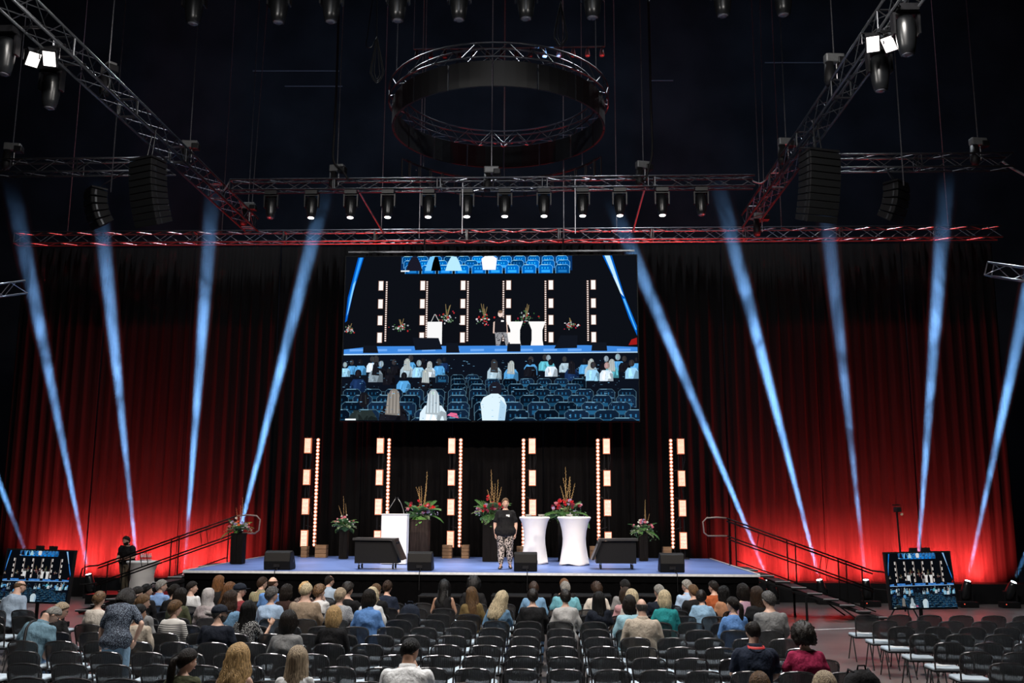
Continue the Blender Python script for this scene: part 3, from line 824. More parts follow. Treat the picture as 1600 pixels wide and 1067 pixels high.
    for kd, _, q in items:
        if kd == 'p': figure(q[0], q[1], q[2], q[3], q[4], q[3] in (BLO,) or q[0] in (830, 1225, 220))
        elif q[1] < 900: chair(*q, (0.004, 0.012, 0.03), (0.07, 0.15, 0.21), (0.012, 0.08, 0.17))
    figure(160, 765, 62, D, (0.02, 0.03, 0.03)); figure(315, 748, 58, (0.22, 0.20, 0.18), D, True); figure(520, 750, 56, (0.42, 0.50, 0.55), (0.75, 0.9, 1.0), True)
    poly([(590, 880), (650, 895), (640, 870), (610, 866)], (0.8, 0.15, 0.3)); disc(835, 748, 33, 38, (0.012, 0.012, 0.02)); 
    poly([(770, 905), (885, 905), (893, 830), (880, 795), (850, 772), (815, 772), (775, 792), (760, 820)], (0.75, 0.92, 1.0))
    poly([(850, 905), (885, 905), (890, 830), (862, 800)], (0.45, 0.68, 0.88)); rect(70, 897, 125, 905, (0.9, 0.97, 1))
    for k in range(420):
        x, y = r.uniform(50, 1555), r.uniform(600, 895); q = r.uniform(1, 4.5); kk = r.choice([.15, .3, .6, .9])
        rect(x, y, x + q * r.uniform(1, 4), y + q * .6, (.25 * kk, .6 * kk, .95 * kk))
    me = bpy.data.meshes.new('picture'); me.from_pydata(V, [], Fc); me.update()
    at = me.color_attributes.new('picture', 'FLOAT_COLOR', 'CORNER')
    buf = np.ones((len(me.loops), 4), np.float32)
    for p, c in zip(me.polygons, Cc):
        buf[p.loop_start:p.loop_start + p.loop_total, :3] = c
    at.data.foreach_set('color', buf.ravel())
    return me
PIC = picture_mesh()
PIC.materials.append(attr_emission('screen_light', 1.0))
PIC_DIM = PIC.copy(); PIC_DIM.materials.clear(); PIC_DIM.materials.append(attr_emission('screen_light_dim', 0.62))
# large LED wall above the stage
S_Y = 28.6
a, b = U(532, 657, Y=S_Y), U(999, 657, Y=S_Y); c, d = U(533, 399.5, Y=S_Y), U(998, 399.5, Y=S_Y)
sw, sh = b.x - a.x, (c.z + d.z - a.z - b.z) / 2
sc_c = Vector(((a.x + b.x) / 2, S_Y, (a.z + b.z + c.z + d.z) / 4))
t = empty('led_wall', sc_c - Vector((0, 0, sh / 2)), 0, 'huge LED screen above the stage showing the stage and audience', 'screen')
MB().box((0, 0.12, sh / 2), (sw + 0.06, 0.16, sh + 0.06)).build('housing', BLACK, t)
o = link('picture', PIC, None, t, loc=(0, 0.03, sh / 2)); o.scale = (sw, 1, sh)
MB().box((0, 0.1, sh + 0.16), (sw - 0.1, 0.06, 0.05)).build('rigging_bar', DARKALU, t)
for s in (-0.23, 0.25):
    MB().tube([(s * sw, 0.1, sh + 0.03), (s * sw, 0.1, sh + 0.62)], 0.03, 6).build('hanger', DARKALU, t)

def side_screen(corners, Y, label, boxes=True):
    (x0, y0), (x1, y1), (x2, y2), (x3, y3) = corners          # tl tr br bl
    tl, tr_, br, bl = (U(x, y, Y=Y) for x, y in corners)
    w = ((tr_ - tl).length + (br - bl).length) / 2; h = ((tl - bl).length + (tr_ - br).length) / 2
    cb = (bl + br) / 2
    roll = math.atan2((tr_ - tl).z, (tr_ - tl).x)
    t = empty('side_screen', (cb.x, cb.y, 0), 0, label, 'screen')
    Mx = tr(0, 0, cb.z) @ rot('Y', -math.degrees(roll)) @ rot('X', -6)
    o = MB().box((0, 0.05, h / 2), (w + 0.07, 0.08, h + 0.07), Mx).build('housing', PLASTIC, t)
    p = link('picture', PIC_DIM, None, t); p.matrix_local = Mx @ tr(0, 0.0, h / 2) @ Matrix.Diagonal((w, 1, h, 1))
    MB().box((0, 0.16, cb.z + h * 0.4), (0.5, 0.1, 0.4)).build('bracket', BLACKM, t)
    MB().tube([(0, 0.2, 0.05), (0, 0.2, cb.z + h * 0.45)], 0.04, 8).build('post', BLACKM, t)
    MB().box((0, 0.1, 0.06), (w * 0.8, 0.9, 0.12)).build('foot', BLACK, t, bevel=0.02)
    for k in (-0.04, 0.16):
        MB().box((k * w, 0.06, h + 0.075), (0.16, 0.08, 0.08), Mx).build('camera_box', BLACK, t)
    return t
side_screen(((8, 859), (109, 862), (105, 942), (-2, 938)), 21.6, 'screen on a stand at the left edge in front of the red curtain')
side_screen(((1390, 865), (1490, 863), (1494, 946), (1394, 953)), 21.6, 'tilted screen on a stand before the red curtain at right')

# ================================================================== STAGE FURNITURE
CELLM = M('warm_led_cell', (0.9, 0.8, 0.7), 0.4, emit=(1.0, 0.74, 0.54), estr=1.45)
CELLF = M('led_panel_face', (0.25, 0.08, 0.05), 0.5, emit=(1.0, 0.28, 0.12), estr=0.55)
BULB = M('warm_bulb', (0.9, 0.8, 0.7), 0.3, emit=(1.0, 0.80, 0.66), estr=2.4)
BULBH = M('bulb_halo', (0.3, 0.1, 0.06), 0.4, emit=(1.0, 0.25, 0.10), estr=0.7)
def tower_meshes():
    case = MB().box((0, 0.05, 0), (0.235, 0.1, 0.50)).mesh('led_panel'); case.materials.append(CELLF)
    m = MB()
    for i in range(5):
        for j in range(10):
            m.box(((i - 2) * 0.041, -0.004, (j - 4.5) * 0.046), (0.026, 0.010, 0.029))
    cells = m.mesh('led_cells'); cells.materials.append(CELLM)
    return case, cells
PANEL, CELLS = tower_meshes()
T_Y = 28.75
TOW = [((481.5, 497), (475.5, 490), 'far left'), ((594.5, 608), (589.5, 605), 'behind the white lectern'), ((706, 720), (704, 718), 'between lectern and speaker'),
       ((831.5, 818), (834, 819), 'behind the left white table'), ((947.5, 934), (951, 935), 'right of the white tables'), ((1063.5, 1048), (1068, 1052.5), 'far right')]
PZ = [(685, 709), (734.5, 759), (780, 805.5), (830, 856)]
for i, ((pt, dt), (pb, db), where) in enumerate(TOW):
    xp = U(pt, 697, Y=T_Y).x; xd = U(dt, 690, Y=T_Y).x
    xpb, xdb = U(pb, 843, Y=T_Y).x, U(db, 850, Y=T_Y).x
    t = empty('light_tower', ((xp + xd) / 2, T_Y, ST_Z + 0.002), 0, f'tower of warm LED panels and bulbs, {where}, {ORD[i + 1]} from the left', 'light tower', 'LED light towers at the back of the stage')
    ox = (xp + xd) / 2
    for k, (ya, yb) in enumerate(PZ):
        z = U(800, (ya + yb) / 2, Y=T_Y).z - ST_Z
        x = (xp + (xpb - xp) * k / 3) * 0.5 + xp * 0.5 - ox
        hs = (U(800, ya, Y=T_Y).z - U(800, yb, Y=T_Y).z) / 0.5
        o = link('led_panel', PANEL, None, t, loc=(x, -0.06, z)); o.scale = (0.88, 1, hs)
        q = link('led_cells', CELLS, None, o); q['kind'] = 'stuff'
    for sx in (-0.06, 0.06):
        MB().tube([(xp - ox + sx, 0.1, 0.0), (xp - ox + sx, 0.1, 3.55)], 0.02, 6).build('pole', BLACKM, t)
    zt, zb = U(800, 688, Y=T_Y).z - ST_Z, U(800, 853, Y=T_Y).z - ST_Z
    MB().box((xd - ox, 0.05, (zt + zb) / 2), (0.10, 0.08, zt - zb + 0.12)).build('batten', BLACK, t)
    m, hm = MB(), MB()
    for k in range(30):
        z = zt + (zb - zt) * k / 29
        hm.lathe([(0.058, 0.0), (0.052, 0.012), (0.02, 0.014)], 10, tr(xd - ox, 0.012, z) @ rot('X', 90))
        m.ball((xd - ox, -0.012, z), (0.033, 0.03, 0.033), 8, 5)
    m.build('bulb_row', BULB, t, True)['kind'] = 'stuff'
    hm.build('bulb_halos', BULBH, t)['kind'] = 'stuff'  # orange glow round each bulb, put in as emissive discs
    MB().box(((xd - xp) / 2 * 0, 0.1, 0.015), (0.6, 0.5, 0.03)).build('base_plate', BLACKM, t)
    for k, z in enumerate((0.9, 1.7, 2.6, 3.4)):
        MB().tube([(xp - ox, 0.1, z), (xd - ox, 0.1, z + (0.1 if k % 2 else -0.08))], 0.012, 5).build('brace', BLACKM, t)
    MB().tube([(xp - ox + 0.03, 0.05, 3.4), (xp - ox + 0.12, 0.02, 2.9), (xp - ox - 0.02, 0.03, 2.2), (xp - ox + 0.1, 0.02, 1.5), (xd - ox, 0.02, 0.9), (xd - ox + 0.05, -0.05, 0.05)], 0.012, 5).build('cable', CABLE, t)

# wooden crates that weigh the towers down
def crate(px0, px1, py0, py1, label, Y=28.35):
    a, b = U(px0, py1, Y=Y), U(px1, py0, Y=Y)
    w = b.x - a.x; h = max(0.16, b.z - ST_Z)
    t = empty('wooden_crate', ((a.x + b.x) / 2, Y, ST_Z), 0, label, 'crate', 'wooden weight crates')
    n = max(2, round(h / 0.11))
    MB().box((0, 0, h / 2), (w - 0.04, 0.26, h - 0.01)).build('inner_box', WOOD, t)
    for k in range(n):
        z = h * (k + 0.5) / n
        MB().box((0, -0.14, z), (w, 0.02, h / n - 0.012)).build('plank', WOOD, t)
    for s in (-1, 1):
        for k in range(n):
            MB().box((s * w / 2, 0, h * (k + .5) / n), (0.02, 0.26, h / n - 0.012)).build('plank', WOOD, t)
for (x0, x1, y0, lab) in ((472, 481, 853, 'wooden crate under the far left light tower, left of its bulbs'), (494, 511, 851, 'wooden crate under the far left light tower, right of its bulbs'),
                          (692, 706, 851, 'left wooden crate under the third light tower'), (722, 733, 851, 'right wooden crate under the third light tower'),
                          (808, 819, 853, 'wooden crate under the fourth light tower beside the speaker'), (922, 936, 853, 'wooden crate under the fifth light tower'), (1036, 1048, 854, 'wooden crate under the far right light tower')):
    crate(x0, x1, y0, 868, lab)

def stage_pt(px, py):
    return U(px, py, z=ST_Z + 0.002)
# white lectern with two gooseneck microphones
p = stage_pt(614, 882)
lw = U(634, 860, Y=p.y).x - U(594, 860, Y=p.y).x; lh = U(614, 803, Y=p.y).z - ST_Z
t = empty('lectern', p + Vector((0, 0.22, 0)), 0, 'plain white lectern with two gooseneck microphones', 'lectern')
MB().box((0, 0, lh / 2), (lw, 0.40, lh - 0.03)).build('body', WHITEPAINT, t, bevel=0.006)
MB().box((0, 0.0, lh - 0.01), (lw + 0.02, 0.46, 0.02)).build('top', WHITEPAINT, t)
for sx, tx in ((-0.22, 0.0), (0.22, 0.06)):
    g = MB().tube([(sx, 0, lh), (sx * .9 + tx * .1, 0, lh + 0.1), (tx + sx * 0.35, -0.02, lh + 0.28), (tx, -0.04, lh + 0.40)], 0.008, 6).build('gooseneck', M('steel_neck', (0.3, 0.3, 0.3), 0.4, 0.8), t, True)
    MB().ball((tx, -0.05, lh + 0.41), (0.018, 0.03, 0.022), 8, 5).build('microphone', BLACK, g)

def cocktail(p, w, h, label, base=0.86, n=24, mat=WHITECLOTH):
    t = empty('cocktail_table', p, 0.3, label, 'table')
    r = w / 2
    prof = [(r * base, 0.0), (r * base * .97, 0.05), (r * .76, h * .22), (r * .69, h * .42), (r * .68, h * .55), (r * .73, h * .72), (r * .85, h * .89), (r * .97, h * .965), (r, h * .985), (r * .98, h), (r * .5, h + 0.003)]
    R = []
    for q, (rr, z) in enumerate(prof):
        k4 = max(0, 1 - z / (h * 0.5)) * 0.10 + 0.0
        R.append([(rr * (1 + k4 * math.cos(4 * 2 * math.pi * k / n)) * math.cos(2 * math.pi * k / n), rr * (1 + k4 * math.cos(4 * 2 * math.pi * k / n)) * math.sin(2 * math.pi * k / n), z + (0.05 * (1 - math.cos(4 * 2 * math.pi * k / n)) / 2 if q == 0 else 0)) for k in range(n)])
    MB().rings(R).build('stretch_cover', mat, t, True)
    MB().lathe([(r * 0.5, h + 0.004), (r * 0.96, h + 0.004), (r * 0.96, h + 0.012), (r * 0.3, h + 0.013)], 28).build('table_top', WHITEPAINT, t, True)
    for k in range(4):
        a = 2 * math.pi * k / 4
        MB().tube([(0, 0, h * .5), (r * base * .9 * math.cos(a), r * base * .9 * math.sin(a), 0.01)], 0.02, 6).build('leg', BLACKM, t)
    return t
tables = []
for px, py0, py1, x0, x1, lab in ((835, 808, 882, 812, 860, 'cocktail table in white stretch cover beside the speaker'), (898, 808, 884, 871, 924, 'cocktail table in white stretch cover, right one on the stage')):
    p = stage_pt(px, py1) + Vector((0, 0.32, 0))
    w = U(x1, py0, Y=p.y).x - U(x0, py0, Y=p.y).x; h = U(px, py0, Y=p.y).z - ST_Z
    cocktail(p, w, h, lab); tables.append((p, w, h))
DISHM = M('grey_dish', (0.25, 0.24, 0.22), 0.4)
for k, (ti, dx, lab) in enumerate(((0, -0.16, 'small bowl on the table beside the speaker, left'), (0, 0.18, 'small bowl on the table beside the speaker, right'), (1, -0.12, 'small bowl on the right stage table'))):
    p, w, h = tables[ti]
    o = MB().lathe([(0.03, 0.0), (0.07, 0.02), (0.09, 0.06), (0.08, 0.06), (0.05, 0.02), (0.01, 0.012)], 14).build('bowl', DISHM, None, True, p + Vector((dx, -0.15, h + 0.013))); tag(o, lab, 'bowl')
# table with the man at the left, on a low riser
RIS = empty('man_riser', U(222, 925, Y=28.0) * 1.0, 0, 'small black riser under the white table at the left', 'riser')
RIS.location = (RIS.location.x, 27.7, 0)
MB().box((0, 0, 0.12), (2.4, 1.3, 0.24)).build('box', BLACK, RIS); MB().box((0, 0, 0.25), (2.42, 1.32, 0.02)).build('top', BLACKM, RIS)
LT_P = Vector((U(224, 877, Y=27.5).x, 27.5, 0.261))
LT_H = U(224, 877, Y=27.5).z - 0.261; LT_W = U(249, 877, Y=27.5).x - U(199, 877, Y=27.5).x
cocktail(LT_P, LT_W, LT_H, 'cocktail table in white stretch cover behind the left handrail', 0.72)
for k in range(6):
    g = empty('bottle', LT_P + Vector((-0.02 + (k % 3) * 0.11, -0.12 + (k // 3) * 0.12, LT_H + 0.013)), 0, f'small water bottle with red label on the left white table, {("front", "back")[k // 3]} row, {ORD[k % 3 + 1]} from left', 'bottle', 'water bottles on the left table')
    MB().lathe([(0.032, 0), (0.034, 0.02), (0.034, 0.13), (0.015, 0.17), (0.014, 0.19)], 10).build('body', M('clear_bottle', (0.75, 0.78, 0.8), 0.1, alpha=0.6), g, True)
    MB().lathe([(0.0352, 0.05), (0.0352, 0.11)], 10, caps=False).build('paper_label', M('red_label', (0.6, 0.05, 0.05), 0.6), g, True)
    MB().lathe([(0.016, 0.19), (0.016, 0.21), (0.005, 0.212)], 8).build('cap', M('white_cap', (0.8, 0.8, 0.8), 0.5), g)

# floor wedge monitors, seen from behind
def wedge(px, py, w_px, label, flip=0.0):
    p = stage_pt(px, py) + Vector((0, 0.26, 0))
    w = U(px + w_px / 2, py, Y=p.y).x - U(px - w_px / 2, py, Y=p.y).x
    t = empty('wedge_monitor', p, flip, label, 'loudspeaker', 'wedge monitors at the stage front')
    pr = [(-0.24, 0.0), (0.26, 0.0), (0.28, 0.06), (0.06, 0.40), (-0.02, 0.44), (-0.22, 0.40), (-0.27, 0.2)]
    MB().prism(pr, 'x', -w / 2, w / 2).build('cabinet', M('textured_black', (0.003, 0.003, 0.0033), 0.55, var=0.3, scale=90, spec=0.15), t, bevel=0.02)
    MB().prism([(0.285, 0.09), (0.30, 0.09), (0.09, 0.40), (0.075, 0.40)], 'x', -w / 2 + 0.03, w / 2 - 0.03).build('grille', BLACKM, t)
    MB().box((0, -0.268, 0.10), (0.14, 0.02, 0.07)).build('socket_plate', BLACKM, t)
    for s in (-1, 1):
        MB().lathe([(0.05, 0), (0.045, 0.006), (0.01, 0.008)], 12, tr(s * (w / 2 + 0.001), 0.0, 0.2) @ rot('Y', 90 * s)).build('handle', BLACKM, t)
    cp_ = [(0.02, -0.28, 0.08), (0.04, -0.36, 0.012), (0.05, -0.45, 0.012), (0.05, (ST_F - 0.055) - p.y, 0.01), (0.05, (ST_F - 0.06) - p.y, -0.4)]
    MB().tube(cp_, 0.009, 5).build('cable', CABLE, t)
wedge(432, 890.5, 41, 'black wedge monitor at the left stage front'); wedge(655, 892, 38, 'black wedge monitor beside the lectern')
wedge(821, 893, 36, 'black wedge monitor in front of the speaker'); wedge(1051, 894.5, 38, 'black wedge monitor at the right stage front')

def confidence(px, py, w_px, label, sgn):
    """low monitor on a wheeled cart, its screen turned to the speaker"""
    p = stage_pt(px, py) + Vector((0, 0.35, 0))
    w = U(px + w_px / 2, py, Y=p.y).x - U(px - w_px / 2, py, Y=p.y).x
    t = empty('cart_monitor', p, 0, label, 'monitor')
    h0, h1 = 0.12, 0.70
    pr = [(-w * .44, h0 + 0.02), (w * .40, h0 + 0.02), (w * .36, h1 - 0.06), (-w * .44, h1 - 0.02)]
    if sgn < 0: pr = [(-x, z) for x, z in pr][::-1]
    MB().prism(pr, 'y', -0.26, 0.26).build('cart_cover', M('black_cover', (0.003, 0.003, 0.0035), 0.7, spec=0.2), t)
    # tilted screen slab leaning over the cart
    a, b = (w * .5, h0 + 0.10), (w * .33, h1 - 0.02)
    sl = [a, (a[0] - 0.06, a[1]), (b[0] - 0.06, b[1]), b]
    top = [(-w * .48, h1 - 0.02), (w * .34, h1 - 0.03), (w * .335, h1 + 0.02), (-w * .48, h1 + 0.03)]
    if sgn < 0: sl = [(-x, z) for x, z in sl][::-1]; top = [(-x, z) for x, z in top][::-1]
    MB().prism(sl, 'y', -0.36, 0.36).build('screen', PLASTIC, t)
    MB().prism(top, 'y', -0.33, 0.33).build('top_bezel', M('dark_bezel', (0.02, 0.02, 0.022), 0.4), t)
    for sx in (-0.36, 0.30):
        for sy in (-0.2, 0.2):
            c = MB().lathe([(0.05, -0.018), (0.055, 0), (0.05, 0.018)], 12, tr(sx * w * sgn, sy, 0.055) @ rot('Y', 90)).build('caster', BLACK, t, True)
            MB().lathe([(0.025, -0.021), (0.025, 0.021)], 10, tr(sx * w * sgn, sy, 0.055) @ rot('Y', 90)).build('hub', CHROME, c)
            MB().tube([(sx * w * sgn, sy, 0.07), (sx * w * sgn, sy, 0.15)], 0.02, 6).build('fork', CHROME, c)
confidence(588, 890, 80, 'black monitor on a wheeled cart before the lectern', 1)
confidence(962, 890, 74, 'black monitor on a wheeled cart right of the tables', -1)

# dark loudspeaker boxes standing in front of the stage
for k, (x0, x1, lab) in enumerate(((535, 600, 'below the left cart monitor'), (655, 722, 'behind the woman with black braids'), (768, 862, 'in the middle before the stage'), (893, 955, 'right of the middle before the stage'), (992, 1045, 'before the right part of the stage'))):
    a, b = U(x0, 929, Y=21.75), U(x1, 929, Y=21.75); h = a.z
    t = empty('subwoofer', ((a.x + b.x) / 2, 21.85, 0), 0, 'low black subwoofer ' + lab, 'loudspeaker', 'subwoofers before the stage')
    w = b.x - a.x
    MB().box((0, 0, h / 2), (w, 0.6, h)).build('cabinet', M('sub_black', (0.002, 0.002, 0.0025), 0.55, spec=0.15), t, bevel=0.012)
    MB().box((0, -0.31, h / 2), (w - 0.08, 0.02, h - 0.08)).build('grille', SKIRT, t)
    MB().box((0, -0.30, h - 0.02), (w * .6, 0.02, 0.02)).build('handle_bar', BLACKM, t)

# ================================================================== FLOWERS
LEAFM = [M('leaf_green', (0.07, 0.17, 0.045), 0.5, var=0.4, scale=20), M('leaf_dark', (0.045, 0.12, 0.045), 0.5, var=0.4, scale=20), M('leaf_pale', (0.20, 0.27, 0.12), 0.55, var=0.3, scale=20)]
BLM = {'red': M('petal_red', (0.55, 0.02, 0.03), 0.6, var=0.3), 'wine': M('petal_wine', (0.22, 0.02, 0.05), 0.6, var=0.3), 'pink': M('petal_pink', (0.7, 0.25, 0.32), 0.6), 'white': M('petal_white', (0.75, 0.74, 0.68), 0.6), 'lilac': M('petal_lilac', (0.42, 0.36, 0.55), 0.6), 'orange': M('petal_orange', (0.75, 0.22, 0.06), 0.6)}
SPIKEM = M('spike_tan', (0.42, 0.26, 0.10), 0.7, var=0.4, scale=30)
def bloom_mesh(col):
    m = MB()
    m.ball((0, 0, 0.0), (0.03, 0.03, 0.026), 8, 5)
    for layer, (n, r, tilt) in enumerate(((5, 0.05, 55), (7, 0.065, 30))):
        for k in range(n):
            Mx = rot('Z', 360 * k / n + layer * 20) @ rot('Y', -tilt)
            m.add([(0.008, -0.012, 0), (r * .6, -0.024, 0.006), (r, 0, 0.014), (r * .6, 0.024, 0.006), (0.008, 0.012, 0), (r * .55, 0, -0.004)], [(0, 1, 5), (1, 2, 5), (2, 3, 5), (3, 4, 5), (4, 0, 5)], Mx)
    me = m.mesh('bloom'); me.materials.append(BLM[col]); return me
BLOOM = {c: bloom_mesh(c) for c in BLM}
def frond_mesh(n, L, w, mat, droop):
    m = MB(); pts = [(L * t, 0, 0.25 * L * t - droop * L * t * t) for t in np.linspace(0, 1, 7)]
    m.tube(pts, [0.006 * (1 - t * 0.7) for t in np.linspace(0, 1, 7)], 4)
    for k in range(n):
        t = 0.15 + 0.85 * k / n; x = L * t; z = 0.25 * L * t - droop * L * t * t; ww = w * math.sin(math.pi * min(1, 0.15 + t * 0.85))
        for s in (-1, 1):
            m.add([(x, 0, z), (x + ww * .45, s * ww * .5, z + 0.01), (x + ww * .75, s * ww, z - 0.015), (x + ww * .25, s * ww * .6, z - 0.008)], [(0, 1, 2, 3)])
    me = m.mesh('frond'); me.materials.append(mat); return me
FROND = [frond_mesh(12, 0.42, 0.12, LEAFM[0], 0.45), frond_mesh(14, 0.36, 0.10, LEAFM[1], 0.3), frond_mesh(9, 0.3, 0.08, LEAFM[2], 0.5)]
def split_leaf_mesh():
    pts = [(0, 0)]
    for k in range(25):
        a = -2.6 + 5.2 * k / 24; r = 0.16 * (1.0 - 0.25 * abs(a) / 2.6) * (0.62 if k % 4 == 2 else 1.0)
        pts.append((0.1 + r * math.cos(a), r * math.sin(a)))
    m = MB(); m.add([(x, y, -0.5 * x * x - 0.6 * y * y) for x, y in pts] + [(x, y, -0.006 - 0.5 * x * x - 0.6 * y * y) for x, y in pts],
                    [(0, k, k + 1) for k in range(1, 25)] + [(26, 26 + k + 1, 26 + k) for k in range(1, 25)])
    me = m.mesh('large_leaf'); me.materials.append(M('monstera', (0.13, 0.30, 0.07), 0.35, var=0.25, scale=12)); return me
SPLIT = split_leaf_mesh()
def spike_mesh():
    m = MB(); pts = [(0.02 * math.sin(t * 3), 0, t) for t in np.linspace(0, 1, 8)]
    m.tube(pts, [0.006 - 0.004 * t for t in np.linspace(0, 1, 8)], 5)
    for k in range(16):
        t = 0.45 + 0.55 * k / 16; a = k * 2.4; r = 0.0105 * (1.15 - t * 0.6)
        m.ball((0.02 * math.sin(t * 3) + 0.014 * math.cos(a), 0.014 * math.sin(a), t), (r, r, r * 1.8), 5, 3)
    me = m.mesh('flower_spike'); me.materials.append(SPIKEM); return me
SPIKE = spike_mesh()
def bouquet(p, s, spikes, label, seed, cols, leafdirs=(), trail=0.0):
    r = random.Random(seed)
    t = empty('flower_arrangement', p, 0, label, 'flowers'); t.scale = (s, s, s)
    MB().lathe([(0.10, 0), (0.14, 0.03), (0.16, 0.12), (0.14, 0.12), (0.10, 0.05)], 14).build('bowl', BLACK, t, True)
    for k in range(spikes):
        o = link('flower_spike', SPIKE, None, t, loc=(r.uniform(-.08, .08), r.uniform(-.05, .05), 0.12))
        L = (1.15 if k == 0 else r.uniform(0.65, 0.95)); o.scale = (1.0, 1.0, L)
        o.rotation_euler = (r.uniform(-.1, .15), (0.02 if k == 0 else (r.uniform(-.38, .38))), r.uniform(-.5, .5))
    for k in range(16):
        o = link('frond', FROND[k % 3], None, t, loc=(0, 0, 0.13)); q = r.uniform(1.1, 1.75); o.scale = (q, q, q)
        o.rotation_euler = (0, -r.uniform(-0.35, 0.75), 2 * math.pi * k / 16 + r.uniform(-.25, .25))
    for a, e, q in leafdirs:
        o = link('large_leaf', SPLIT, None, t, loc=(0.12 * math.cos(math.radians(a)), 0.12 * math.sin(math.radians(a)), 0.12)); o.scale = (q, q, q)
        o.rotation_euler = (0, math.radians(e), math.radians(a))
    for k in range(24):
        a = r.uniform(0, 2 * math.pi); rr = 0.36 * math.sqrt(r.random()); z = 0.18 + 0.34 * (1 - rr / 0.36) * r.uniform(.4, 1.2) + r.uniform(-.02, .12)
        if k % 3: a = -abs(a - math.pi)                                   # most blooms face the hall
        o = link('bloom', BLOOM[r.choice(cols)], None, t, loc=(rr * math.cos(a) * 1.1, rr * math.sin(a) * 0.7, z)); q = r.uniform(.7, 1.25); o.scale = (q, q, q)
        o.rotation_euler = (r.uniform(.3, 1.2), r.uniform(-.5, .5), r.uniform(-.6, .6))
    m = MB()
    for k in range(260):
        a = r.uniform(0, 2 * math.pi); rr = 0.34 * r.random() ** .6; z = 0.12 + 0.32 * (1 - rr / .36) * r.random()
        if trail and k % 3 == 0: rr *= 1.3; z -= trail * r.random()
        Mx = tr(rr * math.cos(a) * 1.15, rr * math.sin(a) * .75, z) @ rot('Z', r.uniform(0, 360)) @ rot('Y', r.uniform(-70, 40)) @ rot('X', r.uniform(-30, 30))
        L = r.uniform(.04, .09)
        m.add([(0, 0, 0), (L * .5, -L * .28, .006), (L, 0, -.006), (L * .5, L * .28, .006)], [(0, 1, 2, 3)], Mx)
    m.build('small_foliage', LEAFM[1], t)['kind'] = 'stuff'
    m = MB()
    for k in range(40):
        a = r.uniform(0, 2 * math.pi); rr = 0.4 * r.random() ** .5
        m.ball((rr * math.cos(a) * 1.2, rr * math.sin(a) * .8, 0.10 + 0.3 * r.random() * (1 - rr / .6) - trail * .4 * r.random()), r.uniform(.008, .018), 5, 3)
    m.build('filler_blossom', BLM['white'] if 'white' in cols else BLM['lilac'], t)['kind'] = 'stuff'
PEDM = M('dark_stained_wood', (0.0045, 0.0035, 0.003), 0.6, var=0.4, scale=5, stretch=(6, 6, 0.6), spec=0.08); PEDM2 = M('brown_stained_planks', (0.028, 0.019, 0.015), 0.6, var=0.4, scale=5, stretch=(6, 6, 0.6), spec=0.08)
def pedestal(px, ytop, Y, wpx, label, mat):
    top = U(px, ytop, Y=Y); w = wpx * Y / 1524.0; h = top.z - ST_Z
    t = empty('flower_pedestal', (top.x, Y, ST_Z + 0.002), 0, label, 'pedestal')
    for s in (-1, 1):
        MB().box((s * w / 4, -w / 2 + 0.01, h / 2), (w / 2 - 0.006, 0.02, h - 0.02)).build('front_board', mat, t)
        MB().box((s * (w / 2 - 0.01), 0.005, h / 2), (0.02, w - 0.035, h - 0.02)).build('side_board', mat, t)
    MB().box((0, w / 2 - 0.01, h / 2), (w - 0.045, 0.02, h - 0.02)).build('back_board', mat, t)
    MB().box((0, 0, h - 0.01), (w + 0.02, w + 0.02, 0.025)).build('cap_board', mat, t)
    return Vector((top.x, Y, ST_Z + h + 0.006))
RW = ['red', 'red', 'wine', 'red', 'lilac', 'pink']
p = pedestal(538, 828, 27.6, 13, 'slim dark pedestal near the far left light tower', PEDM); bouquet(p, 0.75, 3, 'small flower arrangement with white and pink blooms near the far left tower', 1, ['white', 'pink', 'wine', 'white'], ((200, 30, 0.7),))
p = pedestal(657, 812, 26.9, 28, 'brown wooden plank pedestal beside the white lectern', PEDM2); bouquet(p, 1.05, 6, 'large red flower arrangement beside the white lectern', 2, RW, ((250, 55, 1.15), (300, 60, 1.0), (200, 45, .9)))
p = pedestal(768, 812, 26.9, 26, 'black pedestal behind the speaker', PEDM); bouquet(p, 1.08, 6, 'large red flower arrangement behind the speaker', 3, RW, ((230, 50, 1.1), (270, 65, 1.2)))
p = pedestal(885, 810, 27.2, 26, 'black pedestal behind the white tables', PEDM); bouquet(p, 1.12, 6, 'large red flower arrangement behind the white tables', 4, RW, ((215, 55, 1.0), (190, 60, 1.0)), 0.25)
p = pedestal(1005, 834, 27.6, 13, 'slim black pedestal near the right cart monitor', PEDM); bouquet(p, 0.75, 3, 'small trailing flower arrangement right of the stage tables', 5, ['lilac', 'white', 'pink', 'wine'], ((230, 60, .8),), 0.45)
p = pedestal(373.5, 833, 25.0, 19, 'black pedestal at the left end of the stage', PEDM); bouquet(p, 0.72, 3, 'flower arrangement with pale and orange blooms at the left stage end', 6, ['white', 'orange', 'pink', 'lilac'], ((240, 50, .7),), 0.15)

